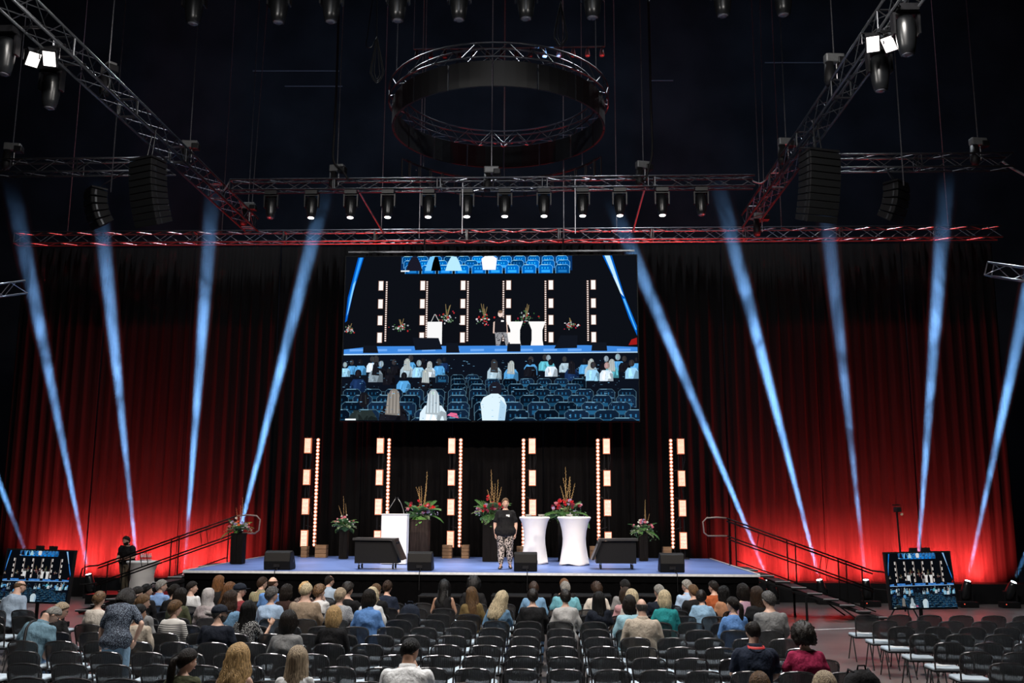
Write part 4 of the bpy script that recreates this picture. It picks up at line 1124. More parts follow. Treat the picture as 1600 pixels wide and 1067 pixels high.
# ================================================================== STAIRS
def stairs(x0, sgn, label, lab_rail):
    t = empty('stage_stairs', (x0, 25.2, 0), 0, label, 'stairs')
    n, run, rise = 9, 0.385, ST_Z / 9.0
    for k in range(n):
        z = ST_Z - 0.03 - rise * (k + 0.15)
        MB().box((sgn * (0.2 + run * k), 0, z), (0.36, 1.35, 0.045)).build('tread', M('tread_black', (0.012, 0.012, 0.013), 0.5), t, bevel=0.006)
        MB().box((sgn * (0.2 + run * k), -0.66, z + 0.025), (0.36, 0.03, 0.01)).build('tread_edge', EDGE, t)
    for y in (-0.6, 0.6):
        MB().tube([(sgn * 0.02, y, ST_Z - 0.16), (sgn * run * (n - .2), y, 0.05)], 0.045, 6).build('stringer', BLACKM, t)
        MB().tube([(sgn * run * 4, y, 0.0), (sgn * run * 4, y, ST_Z * .5 - 0.06)], 0.03, 6).build('prop', BLACKM, t)
        MB().tube([(sgn * run * 1, y, 0.0), (sgn * run * 1, y, ST_Z * .82 - 0.06)], 0.03, 6).build('prop', BLACKM, t)
    MB().tube([(sgn * run * 7.3, -0.6, 0.01), (sgn * run * 5.8, -0.6, 0.42), (sgn * run * 5.8, 0.6, 0.42), (sgn * run * 7.3, 0.6, 0.01)], 0.02, 6).build('strut', BLACKM, t)
    Y = 0.74
    sl = -rise / run
    zr = lambda x, h: ST_Z + h + sl * (x - 0.15)
    x1 = run * n + 0.15
    R = M('handrail_black', (0.004, 0.004, 0.004), 0.5, 0.0, spec=0.12)
    A, B = 1.12, 0.66
    for dz in (0.0, -0.075):
        MB().tube([(sgn * -0.1, Y, zr(-0.1, A + dz)), (sgn * x1, Y, zr(x1, A + dz))], 0.02, 8).build('handrail', R, t, True)
        MB().tube([(sgn * -0.1, Y, zr(-0.1, B + dz)), (sgn * x1, Y, zr(x1, B + dz))], 0.018, 8).build('mid_rail', R, t, True)
    top = [(-0.1, zr(-0.1, A)), (-0.35, zr(-0.1, A) + 0.02), (-0.62, zr(-0.1, A) + 0.0), (-0.72, zr(-0.1, A) - 0.1), (-0.70, zr(-0.1, B) + 0.08), (-0.60, zr(-0.1, B)), (-0.1, zr(-0.1, B))]
    MB().tube([(sgn * x, Y, z) for x, z in top], 0.02, 8).build('end_loop', M('worn_rail_end', (0.17, 0.14, 0.12), 0.45), t, True)
    bot = [(x1, zr(x1, A)), (x1 + 0.25, zr(x1, A) - 0.02), (x1 + 0.42, zr(x1, A) - 0.08), (x1 + 0.47, zr(x1, B) + 0.1), (x1 + 0.45, zr(x1, B) - 0.05), (x1, zr(x1, B))]
    MB().tube([(sgn * x, Y, z) for x, z in bot], 0.02, 8).build('end_loop', R, t, True)
    for x in (-0.05, 0.12, 1.45, 1.66, 2.75, 2.95, 3.35):
        MB().tube([(sgn * x, Y, max(0.0, zr(x, -0.12))), (sgn * x, Y, zr(x, A))], 0.017, 6).build('post', R, t)
    for x in (0.75, 2.35):
        for dx in (0.0, 0.16):
            MB().tube([(sgn * (x + dx - 0.09), Y, zr(x + dx - .09, B)), (sgn * (x + dx), Y, zr(x + dx, A))], 0.01, 5).build('baluster', R, t)
    MB().tube([(sgn * 0.1, Y - 0.1, zr(0.1, 0.10)), (sgn * x1, Y - 0.1, zr(x1, 0.10))], 0.018, 6).build('kick_rail', R, t)
stairs(ST_R + 0.04, 1, 'black stairs with handrail at the right end of the stage', '')
stairs(ST_L - 0.04, -1, 'black stairs with handrail at the left end of the stage', '')

# microphone-like antenna stand behind the right screen
p = U(1409, 862, Y=24.0); p.z = 0
t = empty('camera_stand', p, 0, 'tall thin stand with small camera rising behind the right screen', 'stand')
hz = U(1405, 800, Y=24.0).z
MB().tube([(0, 0, 0.3), (-0.06, 0, hz)], 0.022, 8).build('pole', BLACKM, t)
for k in range(3):
    a = 2.1 * k + 0.4
    MB().tube([(0, 0, 0.75), (0.45 * math.cos(a), 0.45 * math.sin(a), 0.01)], 0.016, 6).build('leg', BLACKM, t)
MB().box((-0.06, -0.05, hz + 0.06), (0.12, 0.22, 0.12)).build('camera', BLACK, t, bevel=0.01)
MB().box((-0.06, 0, hz + 0.17), (0.18, 0.05, 0.03)).build('antenna', BLACKM, t)
MB().lathe([(0.03, 0), (0.035, 0.05), (0.02, 0.06)], 10, tr(0.02, -0.06, hz - 0.05) @ rot('X', 90)).build('lamp', M('pale_lamp', (0.6, 0.5, 0.35), 0.4), t)

# cases on the floor at the far right
for k, (px, py, lab) in enumerate(((1360, 938, 'small black power box with red lamp near the foot of the right stairs'), (1512, 940, 'small black power box behind the right block of chairs'), (1577, 941, 'small black power box at the right edge'))):
    p = U(px, py, Y=28.2); p.z = 0.002; t = empty('power_box', p, 0, lab, 'box')
    MB().box((0, 0, 0.08), (0.5, 0.3, 0.15)).build('case', BLACK, t, bevel=0.01)
    for s in (-1, 1):
        MB().box((s * 0.22, -0.155, 0.08), (0.02, 0.02, 0.12)).build('corner_guard', BLACKM, t)
    MB().ball((-0.15, -0.155, 0.1), 0.015, 6, 4).build('pilot_lamp', M('pilot_red', (0.4, 0.02, 0.02), 0.4, emit=(1, 0.1, 0.05), estr=1.5), t)

# ================================================================== CHAIRS
def chair_meshes():
    w = 0.205
    w = 0.213
    def wid(z): return 0.186 + 0.027 * min(1, max(0, (z - 0.45) / 0.28))
    yb = lambda x, z: -0.175 - 0.26 * (z - 0.45) - 0.020 * (1 - (x / w) ** 2)
    half = [(wid(z), z) for z in (0.44, 0.52, 0.60, 0.68)] + [(0.213, 0.735), (0.207, 0.770), (0.188, 0.798), (0.155, 0.814), (0.09, 0.826), (0.0, 0.832)]
    arch = half + [(-x, z) for x, z in half[-2::-1]]
    def top_of(x):
        hx = [q[0] for q in half[::-1]]; hz_ = [q[1] for q in half[::-1]]
        return float(np.interp(abs(x), hx[:7], hz_[:7]))
    frame = MB().tube([(x, yb(x, z), z) for x, z in arch], 0.0125, 8).mesh('back_frame'); frame.materials.append(M('chair_tube', (0.09, 0.09, 0.094), 0.2, 0.75))
    m = MB(); cols_, rows_ = 9, 6
    vs, fs = [], []
    for j in range(rows_):
        for i in range(cols_):
            x = (i / (cols_ - 1) * 2 - 1) * 0.985; tt = j / (rows_ - 1)
            zb_ = 0.515 + 0.045 * abs(x) ** 6; zt_ = top_of(x * 0.205) - 0.010
            z = zb_ * (1 - tt) + zt_ * tt; xx = x * (wid(z) - 0.008)
            vs.append((xx, yb(xx, z), z))
    n0 = len(vs)
    vs += [(a, b + 0.009, c) for a, b, c in vs]
    for j in range(rows_ - 1):
        for i in range(cols_ - 1):
            a = j * cols_ + i
            fs += [(a, a + 1, a + cols_ + 1, a + cols_), (n0 + a, n0 + a + cols_, n0 + a + cols_ + 1, n0 + a + 1)]
    m.add(vs, fs); back = m.mesh('backrest')
    bm_, nt, b = _nt('perforated_plastic')
    tc = nt.nodes.new('ShaderNodeTexCoord'); wv = nt.nodes.new('ShaderNodeTexWave'); wv.bands_direction = 'X'; wv.inputs['Scale'].default_value = 26
    nt.links.new(tc.outputs['Object'], wv.inputs['Vector'])
    mr = nt.nodes.new('ShaderNodeMapRange'); mr.inputs[3].default_value = 0.50; mr.inputs[4].default_value = 0.90
    nt.links.new(wv.outputs['Fac'], mr.inputs[0]); nt.links.new(mr.outputs[0], b.inputs['Alpha'])
    b.inputs['Base Color'].default_value = (0.045, 0.045, 0.047, 1); b.inputs['Roughness'].default_value = 0.38
    back.materials.append(bm_); back.polygons.foreach_set('use_smooth', [True] * len(back.polygons))
    s = MB()
    ring = []
    for z, e in ((0.425, 0.0), (0.43, 0.012), (0.455, 0.012), (0.468, 0.0), (0.472, -0.04)):
        R = []
        for cx_, cy_2, a0 in ((0.15, 0.17, 0), (-0.15, 0.17, 90), (-0.15, -0.13, 180), (0.15, -0.13, 270)):
            for k in range(4):
                a = math.radians(a0 + 30 * k); R.append((cx_ + (0.05 + e) * math.cos(a), cy_2 + (0.05 + e) * math.sin(a), z))
        ring.append(R)
    s.rings(ring); seat = s.mesh('seat'); seat.materials.append(M('pale_blue_seat', (0.42, 0.50, 0.57), 0.6, var=0.08)); seat.polygons.foreach_set('use_smooth', [True] * len(seat.polygons))
    sh = MB().box((0, 0.02, 0.412), (0.40, 0.38, 0.022)).mesh('seat_shell'); sh.materials.append(PLASTIC)
    lf = MB().tube([(0, 0.03, 0.425), (0.012, 0.21, 0.0)], 0.0115, 8).mesh('leg'); lf.materials.append(M('chair_tube'))
    lb = MB().tube([(0, -0.04, 0.425), (0.012, -0.23, 0.0)], 0.0115, 8).mesh('leg'); lb.materials.append(M('chair_tube'))
    br = MB().box((0.0, -0.05, 0.41), (0.05, 0.05, 0.03)).mesh('link_bracket'); br.materials.append(BLACKM)
    return frame, back, seat, sh, lf, lb, br
CFRAME, CBACK, CSEAT, CSHELL, CLF, CLB, CBR = chair_meshes()
PAPER = MB().add([(-0.105, -0.075, 0.474), (0.105, -0.075, 0.474), (0.105, 0.075, 0.474), (-0.105, 0.075, 0.474), (-0.105, -0.075, 0.477), (0.105, -0.075, 0.477), (0.105, 0.075, 0.477), (-0.105, 0.075, 0.477)],
                 [(3, 2, 1, 0), (4, 5, 6, 7), (0, 1, 5, 4), (1, 2, 6, 5), (2, 3, 7, 6), (3, 0, 4, 7)]).mesh('leaflet')
def chair(x, y, label, rz=0.0, group='chairs'):
    t = empty('stacking_chair', (x, y, 0), rz, label, 'chair', group)
    link('backrest', CBACK, None, t); link('back_frame', CFRAME, None, t); link('seat', CSEAT, None, t); link('seat_shell', CSHELL, None, t)
    for s in (-1, 1):
        for me in (CLF, CLB):
            o = link('leg', me, None, t, loc=(s * 0.205, 0, 0))
            if s < 0: o.scale = (-1, 1, 1)
    link('link_bracket', CBR, None, t, loc=(0.235, 0, 0))
    return t
ROWS = [9.98 + 0.96 * k for k in range(12)]           # where the tops of the backrests stand
PITCH_X = 0.545
MID = [0.18 + PITCH_X * k for k in range(-14, 7)]     # seats of the middle block
LEFT = [-9.05 - PITCH_X * k for k in range(0, 4)]
BACK_OFF = 0.275

# ================================================================== PEOPLE
SKIN = {'l': M('skin_light', (0.58, 0.36, 0.27), 0.5, var=0.08), 'm': M('skin_medium', (0.42, 0.24, 0.16), 0.5, var=0.08), 'd': M('skin_dark', (0.10, 0.05, 0.035), 0.5, var=0.1)}
HC = {'black': (0.0022, 0.002, 0.002), 'dark': (0.008, 0.005, 0.0032), 'brown': (0.026, 0.013, 0.0065), 'lbrown': (0.11, 0.060, 0.027), 'auburn': (0.13, 0.055, 0.019), 'blonde': (0.42, 0.27, 0.12), 'pblonde': (0.55, 0.44, 0.28), 'grey': (0.24, 0.23, 0.21), 'dgrey': (0.055, 0.052, 0.05), 'silver': (0.42, 0.41, 0.38), 'ash': (0.36, 0.28, 0.19)}
def hair_mat(k):
    return M('hair_' + k, HC[k], 0.45, var=0.85, scale=6, stretch=(22, 22, 1.4), spec=0.25, bump=0.8)
def curl_mat(k):
    return M('curls_' + k, HC[k], 0.5, var=0.85, scale=55, spec=0.3, bump=1.0)
JOBS = []
def grid_arrays(me):
    v = np.empty(len(me.vertices) * 3, np.float32); me.vertices.foreach_get('co', v)
    return v.reshape(-1, 3), [tuple(p.vertices) for p in me.polygons]
def queue(mb, voxel, it, done):
    me = mb.mesh('shape'); o = bpy.data.objects.new('shape', me)
    r = o.modifiers.new('r', 'REMESH'); r.mode = 'VOXEL'; r.voxel_size = voxel
    s = o.modifiers.new('s', 'SMOOTH'); s.factor = 0.5; s.iterations = it
    JOBS.append((o, done))
def run_jobs():
    for o, _ in JOBS: COL.objects.link(o)
    bpy.context.view_layer.update()
    dg = bpy.context.evaluated_depsgraph_get()
    res = [bpy.data.meshes.new_from_object(o.evaluated_get(dg)) for o, _ in JOBS]
    for (o, done), me in zip(JOBS, res):
        done(me)
        old = o.data; bpy.data.objects.remove(o); bpy.data.meshes.remove(old)
    JOBS.clear()

def ell(c, rx, ry, n=16, Mx=None):
    P = [Vector((c[0] + rx * math.cos(2 * math.pi * k / n), c[1] + ry * math.sin(2 * math.pi * k / n), c[2])) for k in range(n)]
    return [tuple(Mx @ p) for p in P] if Mx else [tuple(p) for p in P]
def limb(mb, pts, rad, n=10):
    """round-ended tapering limb through the joints"""
    P = [Vector(p) for p in pts]
    Q, R = [], []
    for i in range(len(P) - 1):
        for k in range(4):
            t = k / 4; Q.append(P[i].lerp(P[i + 1], t)); R.append(rad[i] * (1 - t) + rad[i + 1] * t)
    Q.append(P[-1]); R.append(rad[-1])
    d0 = (P[0] - P[1]).normalized(); d1 = (P[-1] - P[-2]).normalized()
    Q = [P[0] + d0 * rad[0] * .9, P[0] + d0 * rad[0] * .6] + Q + [P[-1] + d1 * rad[-1] * .6, P[-1] + d1 * rad[-1] * .9]
    R = [rad[0] * .35, rad[0] * .8] + R + [rad[-1] * .8, rad[-1] * .35]
    mb.tube(Q, R, n)
def torso_profile(fem, fat, upto):
    a = [(-.12, .11, .09), (-.06, .160, .112), (.02, .172, .12), (.12, .150, .108), (.22, .150, .108), (.32, .166, .116), (.40, .176, .108), (.445, .168, .096), (.485, .125, .080), (.51, .080, .066), (.545, .056, .058), (.64, .053, .056)]
    if fem:
        a = [(-.12, .12, .095), (-.06, .172, .118), (.02, .180, .122), (.12, .142, .104), (.22, .140, .106), (.32, .154, .122), (.40, .156, .102), (.445, .148, .086), (.485, .108, .070), (.51, .068, .058), (.545, .047, .05), (.64, .046, .05)]
    return [(z, rx * (1 + (fat - 1) * (1 if z < .42 else .35 if z < .5 else .1)), ry * (1 + (fat - 1) * (1.25 if z < .36 else .4 if z < .5 else .1))) for z, rx, ry in a if z <= upto]
def head_arrays(T, s=1.0):
    n, m = 30, 22
    vs, fs = [], []
    for j in range(m + 1):
        t = math.pi * (0.015 + 0.97 * j / m)
        for i in range(n):
            a = 2 * math.pi * i / n
            sx, sy, sz = math.sin(t) * math.sin(a), math.sin(t) * math.cos(a), math.cos(t)
            x, y, z = 0.076 * sx, 0.096 * sy, 0.118 * sz
            if sz < 0: x *= 1 - 0.24 * (-sz) ** 1.4
            if sy < 0 and sz < -0.15: y *= 1 - 0.38 * min(1, (-sz - .15) / .7)
            if sy > 0:
                f = min(1, sy * 2)
                y += f * (0.024 * math.exp(-(x / .013) ** 2 - ((z + .016) / .022) ** 2) + 0.005 * math.exp(-((z - .032) / .012) ** 2) - 0.009 * math.exp(-((abs(x) - .031) / .014) ** 2 - ((z - .010) / .012) ** 2)
                          + 0.010 * math.exp(-(x / .024) ** 2 - ((z + .102) / .022) ** 2) + 0.006 * math.exp(-(x / .022) ** 2 - ((z + .058) / .010) ** 2) - 0.004)
            vs.append((x * s, y * s, z * s))
    for j in range(m):
        for i in range(n):
            i2 = (i + 1) % n; fs.append((j * n + i, (j + 1) * n + i, (j + 1) * n + i2, j * n + i2))
    fs += [tuple(range(n)), tuple(m * n + k for k in range(n - 1, -1, -1))]
    b = MB(); b.add(vs, fs)
    for q in (-1, 1): b.ball((q * 0.079 * s, -0.006 * s, -0.008 * s), (0.011 * s, 0.022 * s, 0.033 * s), 8, 6)
    return [tuple(T @ Vector(v)) for v in b.v], b.f
def hand_arrays(wrist, d, nrm, side, curl=0.5, s=1.0):
    """palm, four fingers of unequal length and a thumb from the side of the palm"""
    d = Vector(d).normalized(); nrm = (Vector(nrm) - d * Vector(nrm).dot(d)).normalized(); lat = d.cross(nrm) * side
    w = Vector(wrist); b = MB()
    def P(a, l, n): return w + (d * a + lat * l + nrm * n) * s
    R = []
    for a, hw, th in ((-.01, .024, .018), (.03, .034, .016), (.07, .040, .014), (.092, .038, .011)):
        R.append([tuple(P(a, hw * math.cos(q), th * math.sin(q))) for q in np.linspace(0, 2 * math.pi, 11)[:-1]])
    b.rings(R)
    for l, L, in ((.029, .070), (.010, .080), (-.010, .075), (-.029, .058)):
        pts = [(.085, 0.0)]; ang = 0.15 * curl
        for seg in (.45, .32, .26):
            ang += curl * 0.75; a, n_ = pts[-1]; pts.append((a + L * seg * math.cos(ang), n_ + L * seg * math.sin(ang)))
        b.tube([P(a, l, n_) for a, n_ in pts], [.0095 * s, .009 * s, .008 * s, .006 * s], 7)
    b.tube([P(.02, .030, .004), P(.045, .052, .016), P(.068, .060, .028), P(.088, .058, .036)], [.013 * s, .0115 * s, .0105 * s, .007 * s], 7)
    return b.v, b.f

def shell(style, seed):
    """hair as a surface of strands round the skull; head centre at the origin, face towards +y"""
    r = random.Random(seed); b = MB()
    n = 44
    kind = style
    thick = {'short': .012, 'crop': .007, 'bald': .006, 'balding': .008, 'bob': .024, 'long': .022, 'curly': .04, 'afro': .055, 'bun': .010, 'pony': .011, 'updo': .014, 'shortcurl': .026, 'wavy': .03, 'pixie': .02, 'braids': .03}[kind]
    length = {'bob': .19, 'long': .42, 'wavy': .36, 'braids': .34}.get(kind, 0)
    rip = {'curly': .014, 'afro': .018, 'shortcurl': .009, 'wavy': .009, 'long': .005, 'bob': .004, 'braids': .009}.get(kind, .0025)
    ax_, ay_, az_ = .077 + thick, .098 + thick, .119 + thick * .9
    rows = []
    nt, nd = 11, (0 if not length else 9)
    for i in range(n):
        a = 2 * math.pi * i / n; ca = math.cos(a)                   # a=0 front
        back = (1 - ca) / 2
        end = math.radians(52 + 30 * min(1, back * 2.2) + 44 * max(0, back - .45) / .55)
        if kind in ('afro', 'curly'): end = math.radians(58 + 66 * min(1, back * 1.7))
        if kind in ('wavy', 'long', 'bob', 'braids'): end = math.radians(50 + 45 * min(1, back * 2.0))
        col = []
        start = 0.02
        if kind in ('bald', 'balding'):
            start = math.radians(72 if kind == 'bald' else (20 + 45 * (1 - back)))
            end = max(end, start + .02)
            if back < .3: start = end - .02
        hang = length and back > .2
        for k in range(nt + 1):
            t = start + ((math.pi / 2 if hang else end) - start) * k / nt
            q = rip * mnoise.noise(Vector((math.sin(a) * 9, math.cos(a) * 9 + seed, t * (6 if kind in ('curly', 'afro', 'shortcurl') else .6)))) * 2
            q += rip * .5 * math.sin(a * 23 + seed) * math.sin(t)
            x, y, z = (ax_ + q) * math.sin(t) * math.sin(a), (ay_ + q) * math.sin(t) * ca, (az_ + q) * math.cos(t)
            if not hang and kind not in ('afro', 'curly') and y < 0 and z < -.02: y *= 1 - .28 * min(1, (-z - .02) / .08)
            if not hang and k == nt: x *= .965; y *= .965
            col.append((x, y, z))
        for k in range(1, nd + 1):
            if not hang: col.append(col[-1]); continue
            t = k / nd; L = length * (.55 + .45 * min(1, (back - .2) / .5)) * (1 + .08 * mnoise.noise(Vector((a * 5, seed, 0))))
            z = -L * t
            spread = {'bob': .012 * math.sin(t * 3) - .022 * t * t, 'long': .01 * math.sin(t * 3), 'wavy': .03 * math.sin(t * 2.4), 'curly': .03 * math.sin(t * 2.2), 'afro': .03 * math.sin(t * 2.2), 'braids': .012 * t}[kind]
            spread -= .012 if kind in ('bob',) and t > .9 else 0
            q = rip * mnoise.noise(Vector((math.sin(a) * 9, math.cos(a) * 9 + seed, 1 + t * (5 if kind != 'long' else 1)))) * 2.2 + rip * .8 * math.sin(a * 23 + seed)
            e = spread + q
            sh_ = 1 - (-.10 if kind in ('long', 'wavy') else .2 if kind == 'braids' else .12) * max(0, t - .2) * (abs(math.sin(a)))
            x, y = (ax_ + e) * math.sin(a) * sh_, (ay_ + e) * ca
            if ca < 0 and kind in ('long', 'wavy', 'braids'): y -= .035 * min(1, max(0, (t - .25) * 2.2))
            if ca > -.2 and kind in ('long', 'wavy', 'braids') and t > .3: y -= .05 * (t - .3)
            col.append((x, y, z))
        rows.append(col)
    m = len(rows[0])
    vs = [v for c in rows for v in c]
    fs = []
    for i in range(n):
        i2 = (i + 1) % n
        for k in range(m - 1):
            q = (i * m + k, i * m + k + 1, i2 * m + k + 1, i2 * m + k)
            fs.append(q)
    b.add(vs, fs)
    if kind not in ('bald', 'balding'): b.add([rows[i][0] for i in range(n)], [tuple(range(n))])
    if kind == 'bun': b.ball((0, -.105, .03), (.042, .036, .042), 12, 8)
    if kind == 'updo':
        b.ball((0, -.10, .02), (.055, .04, .06), 12, 8); b.ball((.02, -.09, .06), (.035, .03, .035), 9, 6); b.ball((-.025, -.105, -.01), (.035, .03, .04), 9, 6)
    if kind == 'pony':
        b.ball((0, -.112, .03), (.026, .022, .026), 8, 5)
        b.tube([(0, -.11, .03), (0, -.15, .0), (.005, -.155, -.08), (0, -.145, -.18), (-.008, -.14, -.26), (0, -.14, -.33)], [.022, .034, .042, .040, .030, .008], 10)
    if kind == 'braids':
        for q in (-1, 1):
            b.tube([(q * .08, -.08, -.05), (q * .10, -.10, -.2), (q * .13, -.11, -.34), (q * .14, -.11, -.5)], [.02, .018, .015, .008], 7)
    return b

def person(name, label, base, rz, o):
    """o: pose and look. Builds one body mesh with hair and clothes as its parts"""
    fem = o.get('fem', False); fat = o.get('fat', 1.0); ts = o.get('ts', 1.0); seated = o.get('seated', True)
    t = empty('person', base, rz, label, 'person', o.get('group'))
    pz = o.get('pelvis', 0.535 if seated else 0.90)
    lean, bend, twist = o.get('lean', 3), o.get('bend', 0), o.get('twist', 0)
    TU = tr(0, o.get('py', -0.03), pz) @ rot('X', -lean) @ rot('Y', bend) @ rot('Z', twist) @ Matrix.Scale(ts, 4)
    wsc = o.get('ws', 1.0)
    TH = TU @ tr(0, 0.018 + o.get('hfwd', 0.012), 0.535) @ rot('Z', o.get('hyaw', 0)) @ rot('X', -o.get('nod', 0)) @ rot('Y', o.get('tilt', 0)) @ tr(0, 0.008, 0.122) @ Matrix.Scale((1.0 / ts) * o.get('hs', 1.0), 4)
    skin = SKIN[o.get('skin', 'l')]; vox = o.get('voxel', 0.021)
    shx = (.150 if fem else .172) * (1 + (fat - 1) * .4)
    arms = {}
    for s in (-1, 1):
        key = 'R' if s > 0 else 'L'
        sh = TU @ Vector((s * shx, 0, .432))
        e, w = o.get('arm' + key, o.get('arm', ((.235, .03, .20), (.12, .20, .085))) if not isinstance(o.get('arm'), str) else None) or ((.235, .03, .20), (.12, .20, .085))
        e = TU @ Vector((s * e[0] * (1 + (fat - 1) * .5), e[1], e[2])); w = TU @ Vector((s * w[0], w[1], w[2]))
        arms[s] = (sh, e, w)
    L = pz
    hipx = .085 * (1 + (fat - 1) * .5)
    legs = {}
    for s in (-1, 1):
        key = 'R' if s > 0 else 'L'
        hip = Vector((s * hipx, o.get('py', -.03) + .02, pz - .03))
        if seated: kn, an = Vector((s * .125, .41, .51)), Vector((s * .125, .38 + .06 * s * (1 if o.get('seed', 0) % 2 else -1), .09))
        else:
            kn, an = (Vector(v) for v in o.get('leg' + key, ((s * .095, .02, .48), (s * .10, -.02, .085))))
        legs[s] = (hip, kn, an)
    prof = torso_profile(fem, fat, 1)
    b = MB(); b.rings([ell((0, .004 * (z > .5) + (-.012 if .2 < z < .46 else 0), z), rx * wsc, ry, 18, TU) for z, rx, ry in prof])
    af = (.90 if fem else 1.0) * (1 + (fat - 1) * .8)
    lf = 1 + (fat - 1) * .8
    for s in (-1, 1):
        sh, e, w = arms[s]; limb(b, [sh, sh.lerp(e, .5), e, e.lerp(w, .35), w], [.054 * af, .046 * af, .038 * af, .038 * af, .026 * af])
        h, k, a = legs[s]; limb(b, [h, h.lerp(k, .5), k, k.lerp(a, .35), a], [.088 * lf, .076 * lf, .056 * lf, .055 * lf, .036])
        f = Vector(o.get('foot', (0, 1, 0))); f = (f + Vector((s * .15, 0, 0))).normalized(); limb(b, [a + f * -.03 + Vector((0, 0, -.035)), a + f * .07 + Vector((0, 0, -.05)), a + f * .15 + Vector((0, 0, -.06))], [.034, .034, .024])
    hv, hf = head_arrays(TH)
    extra = [(hv, hf)]
    for s in (-1, 1):
        sh, e, w = arms[s]; key = 'R' if s > 0 else 'L'
        d = o.get('hand' + key) or (w - e)
        extra.append(hand_arrays(w, d, o.get('palm' + key, (-s * .6, .1, -.8)), s, o.get('curl', .5)))
    def done_body(me):
        v, f = grid_arrays(me)
        m = MB(); m.v = [tuple(map(float, p)) for p in v]; m.f = list(f)
        for ev, ef in extra: m.add(ev, ef)
        link('body', m.mesh('body'), skin, t, True)
        bpy.data.meshes.remove(me)
    queue(b, vox, 4, done_body)
    # top
    g = .014
    hem = o.get('hem', -.10)
    c = MB(); tp = [(z, rx, ry) for z, rx, ry in prof if hem <= z <= .49]
    flare = o.get('flare', 0.0)
    c.rings([ell((0, (-.012 if .2 < z < .46 else 0), z), rx * wsc + g + flare * max(0, .3 - z), ry + g + .006 + flare * max(0, .3 - z), 20, TU) for z, rx, ry in tp] + [ell((0, 0, .507), .083 if not fem else .078, .070, 20, TU)])
    sl = o.get('sleeve', 'short')
    for s in (-1, 1):
        sh, e, w = arms[s]
        if sl == 'short': limb(c, [sh, sh.lerp(e, .35), sh.lerp(e, .72)], [.066 * af, .064 * af, .062 * af])
        elif sl == 'long': limb(c, [sh, sh.lerp(e, .5), e, e.lerp(w, .5), e.lerp(w, .93)], [.068 * af, .062 * af, .056 * af, .050 * af, .040 * af])
        elif sl == 'three': limb(c, [sh, sh.lerp(e, .5), e, e.lerp(w, .3)], [.066 * af, .060 * af, .054 * af, .048 * af])
    sd = o.get('seed', 0)
    def done_cloth(nm, mat, amp):
        def fn(me):
            v, f = grid_arrays(me)
            nr = np.empty(len(v) * 3, np.float32); me.vertices.foreach_get('normal', nr); nr = nr.reshape(-1, 3)
            x, y, z = v.T
            dsp = amp * (np.sin(21 * x + 13 * z + sd) * np.sin(17 * z - 9 * x + 2 * sd) + .6 * np.sin(38 * z + 11 * np.abs(x) + 5 * y + sd) * np.sin(9 * x + sd))
            v2 = v + nr * dsp[:, None]
            me.vertices.foreach_set('co', v2.ravel()); me.update(); me.name = nm
            me.materials.clear(); ob = link(nm, me, mat, t, True)
        return fn
    queue(c, vox * .95, 3, done_cloth(o.get('topname', 'top'), o['top'], o.get('fold', .0075)))
    # trousers
    c = MB(); c.rings([ell((0, 0, z), rx * wsc + .010, ry + .012, 18, TU) for z, rx, ry in prof if z <= .13])
    cut = o.get('crop', .97)
    for s in (-1, 1):
        h, k, a = legs[s]; limb(c, [h, h.lerp(k, .5), k, k.lerp(a, .5), k.lerp(a, cut)], [.100 * lf, .090 * lf, .070 * lf, .066 * lf, .056])
    queue(c, vox, 3, done_cloth('trousers', o.get('trousers', TROUSERS[sd % len(TROUSERS)]), .004))
    for s in (-1, 1):
        h, k, a = legs[s]; f = (Vector(o.get('foot', (0, 1, 0))) + Vector((s * .15, 0, 0))).normalized(); up_ = Vector((0, 0, 1)); lt = f.cross(up_)
        R = []
        for q, w_, hh in ((-.075, .028, .05), (-.05, .038, .075), (.02, .042, .085), (.09, .048, .055), (.15, .045, .04), (.185, .025, .028)):
            c0 = Vector((a.x, a.y, 0)) + f * q
            zb = a.z - .088
            R.append([tuple(c0 + lt * (w_ * math.cos(u)) + up_ * (zb + .004 + hh * .5 * (1 + math.sin(u)))) for u in np.linspace(0, 2 * math.pi, 13)[:-1]])
        MB().rings(R).build('shoe', o.get('shoe', SHOE), t, True)
    # hair and headwear
    st_ = o.get('hair', 'short')
    if st_ == 'hijab':
        hb = MB(); R = []
        for k, (z, rx, ry, oy) in enumerate(((.128, .01, .01, -.01), (.122, .05, .055, -.01), (.09, .083, .098, -.01), (.03, .096, .112, -.012), (-.04, .096, .108, -.018), (-.10, .094, .10, -.02), (-.15, .105, .10, -.015), (-.20, .14, .12, -.01), (-.27, .175, .14, -.01), (-.32, .18, .15, -.01))):
            R.append([(rx * math.cos(q) * (1 + .03 * math.sin(5 * q + k)), oy + ry * math.sin(q) * (1 if math.sin(q) < 0 or k > 5 else .72), z) for q in np.linspace(0, 2 * math.pi, 29)[:-1]])
        hb.rings(R, caps=False)
        ho = hb.build('headscarf', o['hairmat'], t, True); 
    else:
        hb = shell(st_, o.get('seed', 1) * 1.37)
        ho = hb.build('hair', o['hairmat'], t, True)
    ho.matrix_local = TH
    sm = ho.modifiers.new('thick', 'SOLIDIFY'); sm.thickness = .010; sm.offset = -1
